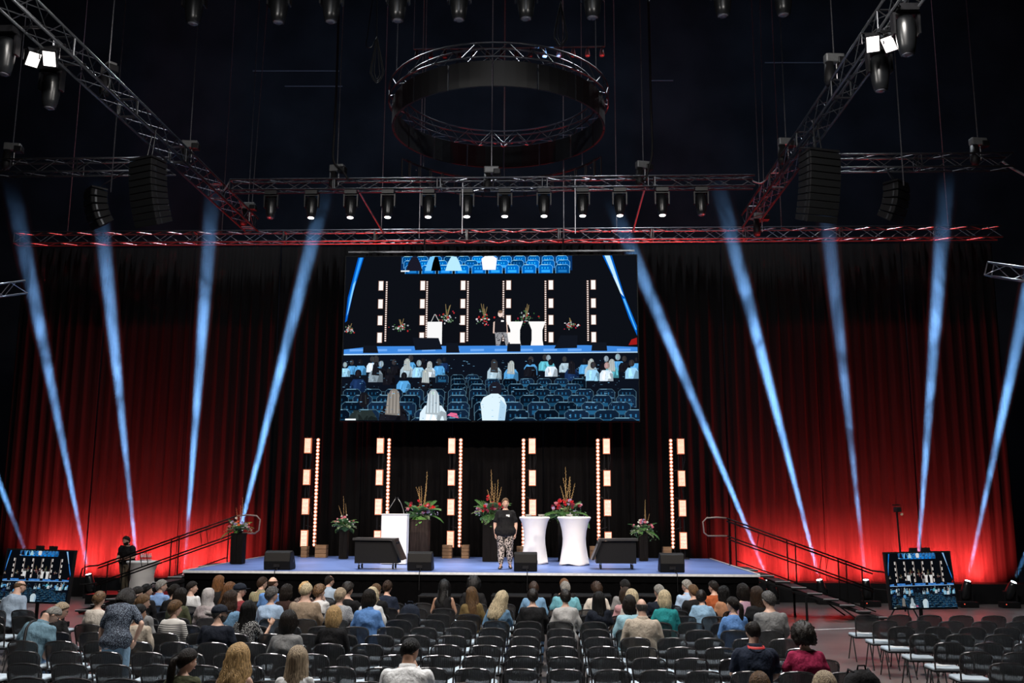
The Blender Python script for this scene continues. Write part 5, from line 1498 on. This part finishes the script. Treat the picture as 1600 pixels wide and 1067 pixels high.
    if o.get('cap'):
        cb = MB(); cb.rings([[(rx * math.cos(q), ry * math.sin(q) - .004, z) for q in np.linspace(0, 2 * math.pi, 25)[:-1]] for z, rx, ry in ((.02, .094, .117), (.05, .095, .118), (.09, .084, .104), (.12, .058, .072), (.137, .012, .014))])
        co = cb.build('cap', o['cap'], t, True); co.matrix_local = TH @ rot('X', 4)
        bb = MB(); bb.rings([[(w_ * math.cos(q), y0 + .085 * max(0, math.sin(q)), z0 - .25 * (w_ * math.cos(q)) ** 2 * 4) for q in np.linspace(0, math.pi, 13)] + [(0, y0, z0)] for z0, w_, y0 in ((.030, .080, .095), (.036, .080, .095))])
        bo = bb.build('brim', o['cap'], co)
    if o.get('glasses'):
        gb = MB()
        for s in (-1, 1):
            gb.tube([(s * .032 + .024 * math.cos(q), .098, .008 + .018 * math.sin(q)) for q in np.linspace(0, 2 * math.pi, 11)], .0025, 5)
            gb.tube([(s * .058, .096, .012), (s * .082, .05, .012), (s * .083, -.01, .008)], .0028, 5)
        gb.tube([(-.01, .102, .012), (.01, .102, .012)], .0025, 5)
        go = gb.build('glasses', BLACKM, t); go.matrix_local = TH
    if o.get('beard'):
        bb = MB(); bb.rings([[(rx * math.cos(q), ry * math.sin(q), z) for q in np.linspace(-.15, math.pi + .15, 15)] for z, rx, ry in ((-.02, .078, .070), (-.05, .073, .094), (-.08, .064, .096), (-.11, .045, .080), (-.128, .02, .05))], caps=False)
        bo = bb.build('beard', o['beard'], t, True); bo.matrix_local = TH
    if o.get('face', True):
        for s in (-1, 1):
            eb = MB().ball((s * .031, .077, .010), (.013, .012, .009), 8, 5).build('eye', EYEW, t, True); eb.matrix_local = TH
            ib = MB().ball((s * .031, .086, .010), (.006, .005, .006), 7, 4).build('iris', EYED, eb, True)
            br = MB().tube([(s * .016, .094, .030), (s * .031, .094, .036), (s * .046, .084, .031)], [.003, .004, .002], 5).build('eyebrow', o['hairmat'] if st_ != 'hijab' else hair_mat('dark'), t); br.matrix_local = TH
        mo = MB().tube([(-.024, .082, -.060), (-.01, .095, -.059), (.01, .095, -.059), (.024, .082, -.060)], [.002, .0055, .0055, .002], 6).build('mouth', LIP, t, True); mo.matrix_local = TH
    if o.get('collar'):
        cl = MB().rings([ell((0, .0, z), rx, ry, 20, TU) for z, rx, ry in ((.495, .090, .080), (.535, .076, .072), (.538, .066, .064), (.50, .078, .070))], caps=False).build('collar', o['top'], t, True)
    if o.get('lanyard'):
        cl = MB().rings([ell((0, .0, z), rx, ry, 20, TU @ rot('X', 6)) for z, rx, ry in ((.490, .100, .088), (.515, .090, .080), (.514, .084, .074), (.489, .094, .082))], caps=False).build('lanyard', o['lanyard'], t, True)
    if o.get('tag'):
        x, y, z = o['tag']
        MB().box((0, 0, 0), (.085, .006, .055), TU @ tr(x, y, z)).build('name_tag', M('white_card', (0.8, 0.8, 0.78), 0.6), t)
    return t, TU, TH
def cloth(name, c, rough=0.85, var=0.07, scale=8.5): return M('cloth_' + name, c, rough, var=var, scale=scale, spec=0.2, bump=1.0, stretch=(1.6, 1.6, 1.0))
TROUSERS = [cloth('jeans_dark', (0.03, 0.045, 0.09)), cloth('black_trousers', (0.012, 0.012, 0.014)), cloth('jeans_blue', (0.12, 0.22, 0.38)), cloth('grey_trousers', (0.08, 0.08, 0.085))]
SHOE = M('shoe_black', (0.015, 0.014, 0.014), 0.45)
EYEW = M('eye_white', (0.8, 0.78, 0.75), 0.3); EYED = M('eye_dark', (0.03, 0.02, 0.015), 0.2); LIP = M('lips', (0.42, 0.16, 0.13), 0.5)
T = {}
for k, c in dict(black=(.008, .008, .009), navy=(.012, .018, .035), dnavy=(.008, .011, .02), ltblue=(.34, .46, .62), greyblue=(.30, .38, .48), steel=(.12, .21, .27), blue=(.10, .22, .48), shirtblue=(.20, .33, .58), white=(.66, .66, .66), cream=(.55, .50, .44), beige=(.42, .36, .29), tan=(.27, .20, .14), olive=(.06, .065, .035), maroon=(.20, .03, .035), denim=(.14, .26, .40), ldenim=(.26, .42, .58), dbrown=(.030, .014, .011), grey=(.20, .20, .20), lgrey=(.42, .41, .40), teal=(.02, .24, .25), tealgrey=(.12, .32, .38), orange=(.36, .09, .03), lilac=(.36, .22, .28), pink=(.45, .24, .25), crimson=(.28, .015, .06), lilacgrey=(.36, .31, .31), gold=(.17, .115, .045), peach=(.40, .20, .11), aqua=(.30, .50, .58), white2=(.72, .73, .74)).items():
    T[k] = cloth(k, c)
T['plaid'] = pattern('plaid_shirt', 'plaid', (.52, .44, .20), (.04, .05, .05), 14); T['stripe'] = pattern('striped_sweater', 'stripes', (.55, .53, .50), (.01, .01, .012), 11)
T['dots'] = pattern('polka_blouse', 'dots', (.035, .015, .012), (.55, .5, .45), 32); T['mono'] = pattern('mono_blouse', 'speckle', (.02, .02, .022), (.55, .55, .53), 60)
T['greyprint'] = pattern('grey_print_blouse', 'speckle', (.22, .23, .25), (.5, .5, .5), 70); T['navyprint'] = pattern('navy_print_top', 'speckle', (.012, .018, .035), (.22, .28, .36), 75)
T['leopard'] = pattern('leopard_cloth', 'leopard', (.42, .36, .32), (.012, .010, .010), 26)
CAPM = cloth('cap_navy', (.012, .016, .026)); 

#  px, py of the head's top, hair, hair colour, top, options, what sets the person apart
A = [
 (19, 902, 'bald', 'lbrown', 'greyblue', dict(block='L', lean=24, hyaw=-35, twist=-14, sleeve='long', Yr=17.7), 'bald man in grey-blue shirt leaning forward beside the left screen'),
 (50, 950, 'crop', 'grey', 'steel', dict(free=1, bend=11, lean=22, nod=24, hyaw=-40, fat=1.18, sleeve='short', Yr=13.8, glasses=1, strap=1, collar=1), 'grey-haired man in steel-blue polo shirt with dark bag strap across back'),
 (88, 946, 'pixie', 'ash', 'black', dict(free=1, fem=1, hyaw=-55, nod=10, lean=12, sleeve='long', Yr=14.75, glasses=1), 'woman in black with grey-blonde bob beside the man in steel-blue polo'),
 (154, 925, 'updo', 'lbrown', 'cream', dict(fem=1, hyaw=-5, sleeve='long', Yr=15.7), 'woman with curly pinned-up hair and cream top at the left aisle'),
 (211, 917, 'short', 'dark', 'ltblue', dict(hyaw=-45, nod=14, lean=8, sleeve='long', beard=1), 'dark-haired man in light blue shirt looking down behind the bending woman'),
 (230, 914, 'short', 'black', 'black', dict(hyaw=-45, sleeve='long'), 'black-haired person in black below the left white table'),
 (251, 907, 'short', 'grey', 'shirtblue', dict(hyaw=-45, sleeve='long', collar=1), 'grey-haired man in blue shirt left of the stage corner'),
 (269, 914, 'bun', 'dark', 'black', dict(fem=1, hyaw=-40, sleeve='long'), 'woman in black with dark bun behind the man in blue shirt'),
 (231, 929, 'pony', 'lbrown', 'grey', dict(fem=1, hyaw=-45, sleeve='long', nod=6), 'woman with light brown ponytail and grey scarf behind the white table'),
 (262, 940, 'pixie', 'lbrown', 'stripe', dict(fem=1, hyaw=-35, sleeve='long', fat=1.05), 'woman in white sweater with black stripes'),
 (216, 946, 'short', 'black', 'beige', dict(hyaw=-35, sleeve='long', skin='m'), 'black-haired person in beige sweater beside the striped sweater'),
 (288, 921, 'long', 'dark', 'olive', dict(fem=1, hyaw=-30, sleeve='long'), 'woman with very long dark hair and olive jacket'),
 (299, 910, 'short', 'dark', 'white', dict(hyaw=-65, sleeve='long'), 'dark-haired man in white shirt seen in profile at the left'),
 (324, 920, 'hijab', 'silver', 'lilacgrey', dict(fem=1, hyaw=-25, sleeve='long'), 'woman wearing a pale grey headscarf'),
 (341, 901, 'long', 'auburn', 'black', dict(fem=1, hyaw=-40, sleeve='long'), 'woman with long reddish-brown hair in the front row at the left'),
 (358, 912, 'wavy', 'auburn', 'dbrown', dict(fem=1, hyaw=-35, sleeve='long'), 'woman with curly reddish hair beside the maroon shirt'),
 (373, 911, 'crop', 'dgrey', 'maroon', dict(hyaw=-60, sleeve='short', cap=1, fat=1.1), 'man in maroon shirt and dark cap'),
 (359, 925, 'wavy', 'brown', 'denim', dict(fem=1, hyaw=-45, sleeve='long'), 'woman with wavy brown hair and denim jacket'),
 (342, 946, 'crop', 'dgrey', 'dnavy', dict(hyaw=-60, sleeve='short', cap=1, fat=1.15, beard=1, glasses=1), 'bearded man with glasses, dark cap and navy T-shirt'),
 (287, 1017, 'pony', 'dark', 'olive', dict(fem=1, hyaw=-40, nod=8, sleeve='short', hb=1.1), 'woman with dark tied-back curls in olive top near the lower edge'),
 (365, 1011, 'wavy', 'blonde', 'cream', dict(fem=1, hyaw=-8, sleeve='none', nod=4), 'woman with long wavy golden blonde hair near the lower edge'),
 (409, 903, 'short', 'brown', 'plaid', dict(hyaw=-35, sleeve='short', collar=1, fat=1.1), 'man in yellow and black checked shirt'),
 (425, 901, 'bald', 'brown', 'blue', dict(hyaw=-35, sleeve='short'), 'bald man in blue shirt in the front row behind the checked shirt'),
 (426, 919, 'shortcurl', 'dgrey', 'ltblue', dict(fem=1, hyaw=-40, sleeve='short', fat=1.18), 'woman with grey curls and light blue blouse'),
 (447, 915, 'bob', 'dark', 'dbrown', dict(fem=1, hyaw=-45, sleeve='long'), 'woman with dark brown hair and dark brown top'),
 (476, 912, 'shortcurl', 'blonde', 'dots', dict(fem=1, hyaw=-30, sleeve='short'), 'woman with blonde curls and dark polka-dot blouse'),
 (488, 912, 'pixie', 'pblonde', 'tan', dict(hyaw=-20, sleeve='long', fat=1.2, ws=1.08, Yr=16.7), 'broad person with short pale blonde hair and tan jacket'),
 (499, 915, 'shortcurl', 'lbrown', 'white', dict(fem=1, hyaw=-35, sleeve='long', armR=((.2, .1, .22), (.06, .17, .50)), Yr=17.66), 'brown-haired woman with hand raised to her face behind the tan jacket'),
 (514, 900, 'balding', 'dark', 'greyblue', dict(hyaw=-35, sleeve='short', collar=1), 'balding man in grey-blue shirt in the front row'),
 (524, 920, 'pixie', 'ash', 'greyprint', dict(fem=1, hyaw=-15, sleeve='short', fat=1.15), 'woman with short blonde-grey hair and grey patterned blouse'),
 (387, 942, 'long', 'black', 'mono', dict(fem=1, hyaw=-35, sleeve='short', armR=((.27, .10, .18), (.30, .30, .42)), skin='m'), 'woman with long black hair and black-white blouse raising her hand'),
 (450, 956, 'bob', 'dark', 'grey', dict(fem=1, hyaw=-20, sleeve='long'), 'woman with dark brown bob and grey shirt among empty chairs'),
 (521, 949, 'bob', 'blonde', 'black', dict(fem=1, hyaw=-10, sleeve='long'), 'woman with blonde bob and black sweater'),
 (464, 1014, 'long', 'ash', 'white2', dict(fem=1, hyaw=-5, sleeve='short'), 'woman with straight ash-blonde hair and white top near the lower edge'),
 (543, 911, 'shortcurl', 'dark', 'black', dict(hyaw=-35, sleeve='short'), 'person with short dark curls and black T-shirt'),
 (570, 919, 'bob', 'pblonde', 'white', dict(fem=1, hyaw=-20, sleeve='long'), 'pale blonde woman in white half hidden by the blue blazer'),
 (586, 913, 'short', 'lbrown', 'black', dict(hyaw=-30, sleeve='long', glasses=1), 'person with light brown hair and black jacket beside the blue blazer'),
 (576, 922, 'bob', 'dark', 'blue', dict(fem=1, hyaw=-35, sleeve='long', collar=1, topname='blazer', glasses=1), 'woman with brown bob and blue blazer'),
 (605, 908, 'bun', 'brown', 'navy', dict(fem=1, hyaw=-10, sleeve='short'), 'woman with brown bun and navy top right of the blue blazer'),
 (636, 999, 'short', 'black', 'white2', dict(hyaw=-35, nod=6, lean=14, sleeve='long', fat=1.15, armR=((.22, .12, .20), (.06, .18, .52)), skin='m', collar=1), 'black-haired man in white shirt with hand at his face'),
 (694, 908, 'braids', 'black', 'black', dict(fem=1, sleeve='none', skin='m'), 'woman with black braids and bare shoulder'),
 (740, 904, 'afro', 'black', 'black', dict(sleeve='long', skin='d'), 'black-haired person in black in the front row at the centre'),
 (738, 919, 'long', 'lbrown', 'gold', dict(fem=1, nod=4, sleeve='long', tilt=-6), 'woman with long light brown hair over a golden brown jacket'),
 (776, 925, 'wavy', 'pblonde', 'denim', dict(fem=1, tilt=14, bend=5, sleeve='long', armR=((.24, .10, .22), (.11, .14, .50))), 'blonde woman in denim jacket propping her tilted head'),
 (834, 910, 'updo', 'brown', 'denim', dict(fem=1, sleeve='long', fat=1.1), 'brown-haired woman in blue denim shirt behind the black top'),
 (834, 921, 'updo', 'dark', 'black', dict(fem=1, sleeve='long', fat=1.12), 'dark-haired woman in black top in front of the blue denim shirt'),
 (882, 905, 'short', 'auburn', 'black', dict(sleeve='long'), 'brown-haired person in the front row behind the teal T-shirt'),
 (884, 909, 'short', 'grey', 'tealgrey', dict(sleeve='short', fat=1.22), 'grey-haired man in teal T-shirt'),
 (882, 922, 'updo', 'dark', 'lgrey', dict(sleeve='long', fem=1, fat=1.05), 'dark-haired woman in light grey sweater before the teal T-shirt'),
 (933, 911, 'shortcurl', 'brown', 'cream', dict(fem=1, hyaw=8, sleeve='long', fat=1.1), 'woman with curly brown hair and cream top'),
 (936, 927, 'long', 'black', 'dnavy', dict(fem=1, hyaw=5, sleeve='short', fat=1.05), 'woman with long black wavy hair and dark navy top'),
 (979, 906, 'short', 'black', 'grey', dict(hyaw=25, sleeve='long'), 'black-haired man in grey shirt in the front row right of centre'),
 (978, 920, 'bob', 'brown', 'pink', dict(fem=1, hyaw=15, sleeve='long'), 'brown-haired woman in pink behind the blonde woman'),
 (988, 922, 'bob', 'pblonde', 'cream', dict(fem=1, hyaw=15, sleeve='long'), 'pale blonde woman in cream half hidden by the bald man'),
 (984, 932, 'bob', 'dark', 'aqua', dict(fem=1, hyaw=12, sleeve='long', fat=1.1), 'brown-haired woman in pale aqua top left of the bald man'),
 (1003, 935, 'bald', 'dgrey', 'beige', dict(hyaw=8, sleeve='long', fat=1.18, collar=1, Yr=14.78), 'bald man in beige shirt, seen from behind'),
 (1033, 914, 'short', 'grey', 'dnavy', dict(hyaw=30, sleeve='long'), 'grey-haired person in dark navy jacket behind the teal blazer'),
 (1039, 924, 'bob', 'pblonde', 'teal', dict(fem=1, hyaw=10, sleeve='long', collar=1, topname='blazer'), 'woman with blonde bob and teal blazer'),
 (1074, 907, 'short', 'grey', 'ltblue', dict(hyaw=40, sleeve='long', collar=1), 'grey-haired man in light blue shirt in the front row at the right'),
 (1082, 915, 'short', 'lbrown', 'black', dict(hyaw=20, sleeve='long'), 'short-haired blonde person in black top at the right'),
 (1097, 924, 'updo', 'dark', 'ldenim', dict(fem=1, hyaw=-20, sleeve='long', lean=10, fat=1.12), 'woman in light blue denim shirt with pinned-up dark hair'),
 (1114, 909, 'short', 'dark', 'orange', dict(hyaw=35, sleeve='short'), 'dark-haired man in rust-orange T-shirt'),
 (1132, 918, 'long', 'black', 'peach', dict(fem=1, hyaw=35, sleeve='long'), 'woman with long black hair and peach top'),
 (1146, 934, 'pony', 'dark', 'blue', dict(fem=1, hyaw=40, sleeve='long'), 'woman with long dark ponytail and blue shirt'),
 (1162, 913, 'bob', 'dark', 'lilac', dict(fem=1, hyaw=35, sleeve='long', fat=1.1), 'dark-haired woman in pale pink-lilac top'),
 (1184, 917, 'long', 'brown', 'black', dict(fem=1, hyaw=25, sleeve='long'), 'brown-haired woman in black behind the grey sweater'),
 (1202, 925, 'shortcurl', 'dgrey', 'grey', dict(hyaw=30, sleeve='long', fat=1.1, glasses=1), 'person with dark grey curls and grey sweater at the right end'),
 (1178, 970, 'balding', 'dark', 'navy', dict(hyaw=12, sleeve='short', fat=1.15, collar=1, lanyard=1, glasses=1, Yr=11.9), 'man in navy shirt with red lanyard, glasses'),
 (1258, 978, 'afro', 'dark', 'crimson', dict(fem=1, hyaw=10, sleeve='short', fat=1.2, Yr=11.9), 'woman with dark curly hair and crimson T-shirt'),
 (1188, 1058, 'short', 'lbrown', 'grey', dict(sleeve='long', Yr=9.02), 'light brown head just showing at the lower edge below the red lanyard'),
 (1302, 1062, 'bob', 'ash', 'grey', dict(fem=1, sleeve='long', Yr=9.02), 'blonde head just showing at the lower edge at the right'),
]
taken = {}; PLACED = []
SPK = Vector((-1.1, 24.0))
for i, (px, py, hs, hc, top, o, lab) in enumerate(A):
    o = dict(o); best = None
    rows = [(k, r) for k, r in enumerate(ROWS) if 'Yr' not in o or abs(r - o['Yr']) < .4]
    if 'Yr' in o and o['Yr'] < 9.5: rows = [(-1, 9.02)]
    for k, r in rows:
        yc = r + BACK_OFF + .0; P = U(px, py, Y=yc + .02)
        cols = LEFT if o.get('block') == 'L' else MID
        for j, x in enumerate(cols):
            if (k, o.get('block'), j) in taken: continue
            c = (abs(P.z - 1.30) * 3.0) ** 2 + (max(0, abs(P.x - x) - .08) * 2.2) ** 2
            if best is None or c < best[0]: best = (c, k, j, x, yc, P)
    c, k, j, x, yc, P = best
    taken[(k, o.get('block'), j)] = lab
    gx = P.x if o.get('free') else x + max(-.17, min(.17, P.x - x))
    PLACED.append([i, px, py, hs, hc, top, o, lab, k, gx, yc, P])
for it in range(12):                                  # neighbours in a row keep their elbows apart
    for a in PLACED:
        for b in PLACED:
            if a[0] < b[0] and a[8] == b[8] and a[6].get('block') == b[6].get('block'):
                need = 0.25 * (a[6].get('fat', 1) + b[6].get('fat', 1)) + .02; d = b[9] - a[9]
                if abs(d) < need:
                    h = (need - abs(d)) / 2 * (1 if d > 0 else -1); a[9] -= h * .6; b[9] += h * .6
for i, px, py, hs, hc, top, o, lab, k, gx, yc, P in PLACED:
    lean = o.get('lean', 4)
    want = (P.z - .535) / (.775 * (math.cos(math.radians(lean)) * .97 + .03) - (0.05 if o.get('nod', 0) > 20 else 0))
    o['ts'] = max(.88, min(1.13, want)); o['lean'] = lean
    yaw0 = math.degrees(math.atan2(-(SPK.x - gx), SPK.y - yc))
    o.setdefault('hyaw', yaw0 * .8); o.setdefault('twist', yaw0 * .3)
    o['hair'] = hs; o['hairmat'] = (curl_mat if hs in ('afro', 'curly', 'shortcurl', 'updo', 'braids') else hair_mat)(hc) if hs != 'hijab' else cloth('headscarf', (.40, .37, .36)); o['top'] = T[top]; o['seed'] = i + 1
    if o.get('cap'): o['cap'] = CAPM
    if o.get('beard'): o['beard'] = hair_mat('dgrey' if i > 10 else 'dark')
    if o.get('lanyard'): o['lanyard'] = M('red_ribbon', (.5, .02, .02), .6)
    o['face'] = abs(o['hyaw']) > 38 or bool(o.get('glasses'))
    t, TU, TH = person('person', lab, (gx, yc, 0), 0, o)
    if o.get('strap'):
        pts = [(-.10, .0, .52), (-.10, -.10, .47), (-.07, -.165, .36), (-.01, -.185, .22), (.07, -.185, .08), (.13, -.165, -.04)]
        MB().tube([TU @ Vector(p) for p in pts], .024, 6).build('bag_strap', BLACK, t, True)
# ---- speaker on the stage
p = U(789, 889, z=ST_Z + .004); hz = U(789, 778, Y=p.y).z - ST_Z
stand_arm = ((.225, -.02, .17), (.245, .035, -.075))
o = dict(seated=False, fem=True, fat=1.30, ts=1.0, pelvis=.905, py=0, lean=-1, hair='bun', hairmat=hair_mat('lbrown'), top=T['black'], topname='top', trousers=T['leopard'], sleeve='short', seed=5, voxel=.013, fold=.004, hem=-.13, flare=.10, crop=.86,
         armL=stand_arm, armR=stand_arm, handL=(0, .03, -1), handR=(0, .03, -1), palmL=(.8, 0, 0), palmR=(-.8, 0, 0), legL=((-.10, .03, .47), (-.115, -.10, .088)), legR=((.10, .05, .48), (.10, .12, .088)), foot=(0, 1, 0), hyaw=12, nod=-3, tag=(-.065, .150, .36), curl=.7)
t, TU, TH = person('person', 'speaker on the stage in black top and leopard-print trousers, arms hanging', p + Vector((0, .12, 0)), math.pi, o)
t.scale = (hz / 1.70,) * 3
# ---- man in black at the white table on the left
p = Vector((U(197, 900, Y=27.95).x, 27.95, .262)); hz = U(197, 837, Y=27.95).z - .262
o = dict(seated=False, fat=1.5, hs=1.1, ts=1.0, pelvis=.90, py=0, lean=4, hair='short', hairmat=hair_mat('dark'), top=T['black'], trousers=cloth('khaki', (.16, .13, .09)), sleeve='short', seed=8, voxel=.014, glasses=1, beard=hair_mat('dark'), collar=1,
         armL=((.26, .04, .18), (.16, .27, .13)), armR=((.24, .03, .18), (.14, .26, .13)), hyaw=-10, nod=6, tag=(-.08, .152, .33), foot=(0, 1, 0))
t, TU, TH = person('person', 'man in black shirt with glasses standing behind the left white table', p, math.pi - .35, o)
t.scale = (hz / 1.70,) * 3
# ---- woman bending forward among the chairs on the left
p = Vector((U(184, 1015, Y=13.3).x, 13.25, 0))
o = dict(seated=False, fem=True, fat=1.06, ts=1.0, pelvis=.93, py=-.04, lean=25, nod=34, hyaw=-6, bend=-3, hair='bob', hairmat=hair_mat('dark'), top=T['navyprint'], trousers=cloth('jeans_light', (.24, .38, .52)), sleeve='short', seed=3, voxel=.014, hem=-.13, flare=.025,
         armL=((.25, .10, .17), (.25, .20, -.06)), armR=((.31, -.02, .20), (.23, .06, .0)), curl=.7, legL=((-.10, .05, .49), (-.11, -.05, .088)), legR=((.10, .02, .49), (.11, -.10, .088)), skin='l', face=False)
t, TU, TH = person('person', 'woman in dark printed top and jeans standing bent forward among the chairs', p, .06, o)
for z in (.80, .93):
    pass
run_jobs()

# ---- chairs of the three blocks
for k, r in enumerate(ROWS):
    nrow = len(ROWS) - k
    for j, x in enumerate(MID):
        if r > 18.0 and (x > -.9 and x < -.2): continue
        if k >= len(ROWS) - 1 and (k, None, j) not in taken: continue
        occ = (k, None, j) in taken
        chair(x + random.uniform(-.012, .012), r + BACK_OFF + random.uniform(-.012, .012), f'{"occupied" if occ else "empty"} black mesh-back chair, middle block, {ORD[nrow]} row from stage, {ORD[len(MID) - j]} seat from right aisle', random.uniform(-.02, .02), 'chairs of the middle block')
for k, r in enumerate((9.95, 10.88, 11.82, 12.75, 13.67, 14.57, 15.5, 16.42, 17.25, 18.17)):
    for j in range(8 if k > 4 else 6):
        x = 5.73 + PITCH_X * j * 1.03
        t = chair(x + random.uniform(-.012, .012), r + BACK_OFF, f'empty black mesh-back chair, right block, {ORD[10 - k]} row from stage, {ORD[j + 1]} seat from aisle', random.uniform(-.02, .02), 'chairs of the right block')
for k, r in enumerate(ROWS):
    if not 4 <= k <= 8: continue
    for j, x in enumerate(LEFT):
        chair(x, r + BACK_OFF + .05, f'black mesh-back chair, left block, {ORD[9 - k]} row from stage, {ORD[j + 1]} seat from the aisle', random.uniform(-.03, .03), 'chairs of the left block')

# ================================================================== BAGS AND SMALL THINGS
def sack(name, loc, size, label, cat, mat, rz=0.0, parts=()):
    t = empty(name, loc, rz, label, cat)
    a, b, h = size
    R = []
    for z, k in ((0, .80), (.08, .96), (.3, 1.0), (.6, .97), (.8, .86), (.92, .62), (.985, .28), (1.0, .06)):
        R.append([(a / 2 * k * math.copysign(abs(math.cos(q)) ** .7, math.cos(q)) * (1 + .05 * math.sin(5 * q + 7 * z)), b / 2 * k * math.copysign(abs(math.sin(q)) ** .7, math.sin(q)) * (1 + .06 * math.sin(4 * q - 5 * z)), h * z) for q in np.linspace(0, 2 * math.pi, 25)[:-1]])
    MB().rings(R).build('bag_body', mat, t, True)
    MB().prism([(-a * .32, h * .12), (a * .32, h * .12), (a * .30, h * .5), (-a * .30, h * .5)], 'y', -b * .58, -b * .40).build('front_pocket', mat, t, bevel=.02)
    for s in (-1, 1):
        MB().tube([(s * a * .22, -b * .1, h * .93), (s * a * .27, b * .3, h * .98), (s * a * .28, b * .56, h * .7), (s * a * .25, b * .55, h * .2)], .014, 6).build('strap', mat, t, True)
    MB().tube([(-.05, 0, h * .98), (-.04, 0, h * 1.08), (.04, 0, h * 1.08), (.05, 0, h * .98)], .010, 6).build('grab_loop', mat, t, True)
    return t
j = min(range(len(MID)), key=lambda q: abs(MID[q] - U(1325, 1040, Y=12.2).x))
sack('backpack', (MID[-1], 10.94 + BACK_OFF + .03, .474), (.44, .24, .50), 'black backpack on a chair right of the crimson T-shirt', 'backpack', cloth('black_nylon', (.008, .008, .009)), .2)
px_ = U(638, 952, Y=17.9)
j = min(range(len(MID)), key=lambda q: abs(MID[q] - px_.x))
sack('rucksack', (MID[j], ROWS[8] + BACK_OFF + .06, .474), (.38, .26, .50), 'dark navy rucksack sitting on an empty chair behind the navy top', 'backpack', cloth('navy_nylon', (.012, .017, .03)), 0)
# beige backpack on the woman at the left aisle
px_ = U(146, 985, Y=15.5)
sack('shoulder_bag', (U(130, 985, Y=14.9).x, 14.45, 0), (.30, .22, .62), 'cream backpack standing on the floor beside the bending woman', 'backpack', cloth('cream_canvas', (.42, .39, .34)), .3)
# leaflets lying on seats
PAPERM = M('leaflet_paper', (.72, .74, .76), .6); PAPER.materials.append(PAPERM)
for k, (x, r, where) in enumerate(((5.73, 18.17, 'first row of the right block'), (5.73, 17.25, 'second row of the right block'), (5.73, 16.42, 'third row of the right block'), (5.73, 14.57, 'fifth row of the right block'), (5.73, 12.75, 'seventh row of the right block'), (LEFT[0], ROWS[7] + .05, 'aisle seat of the left block'))):
    o = link('leaflet', PAPER, None, None, loc=(x, r + BACK_OFF + .02, 0)); o.rotation_euler = (0, 0, .15 * k - .3)
    tag(o, f'pale leaflet lying on the aisle chair, {where}', 'leaflet', 'leaflets on chairs')
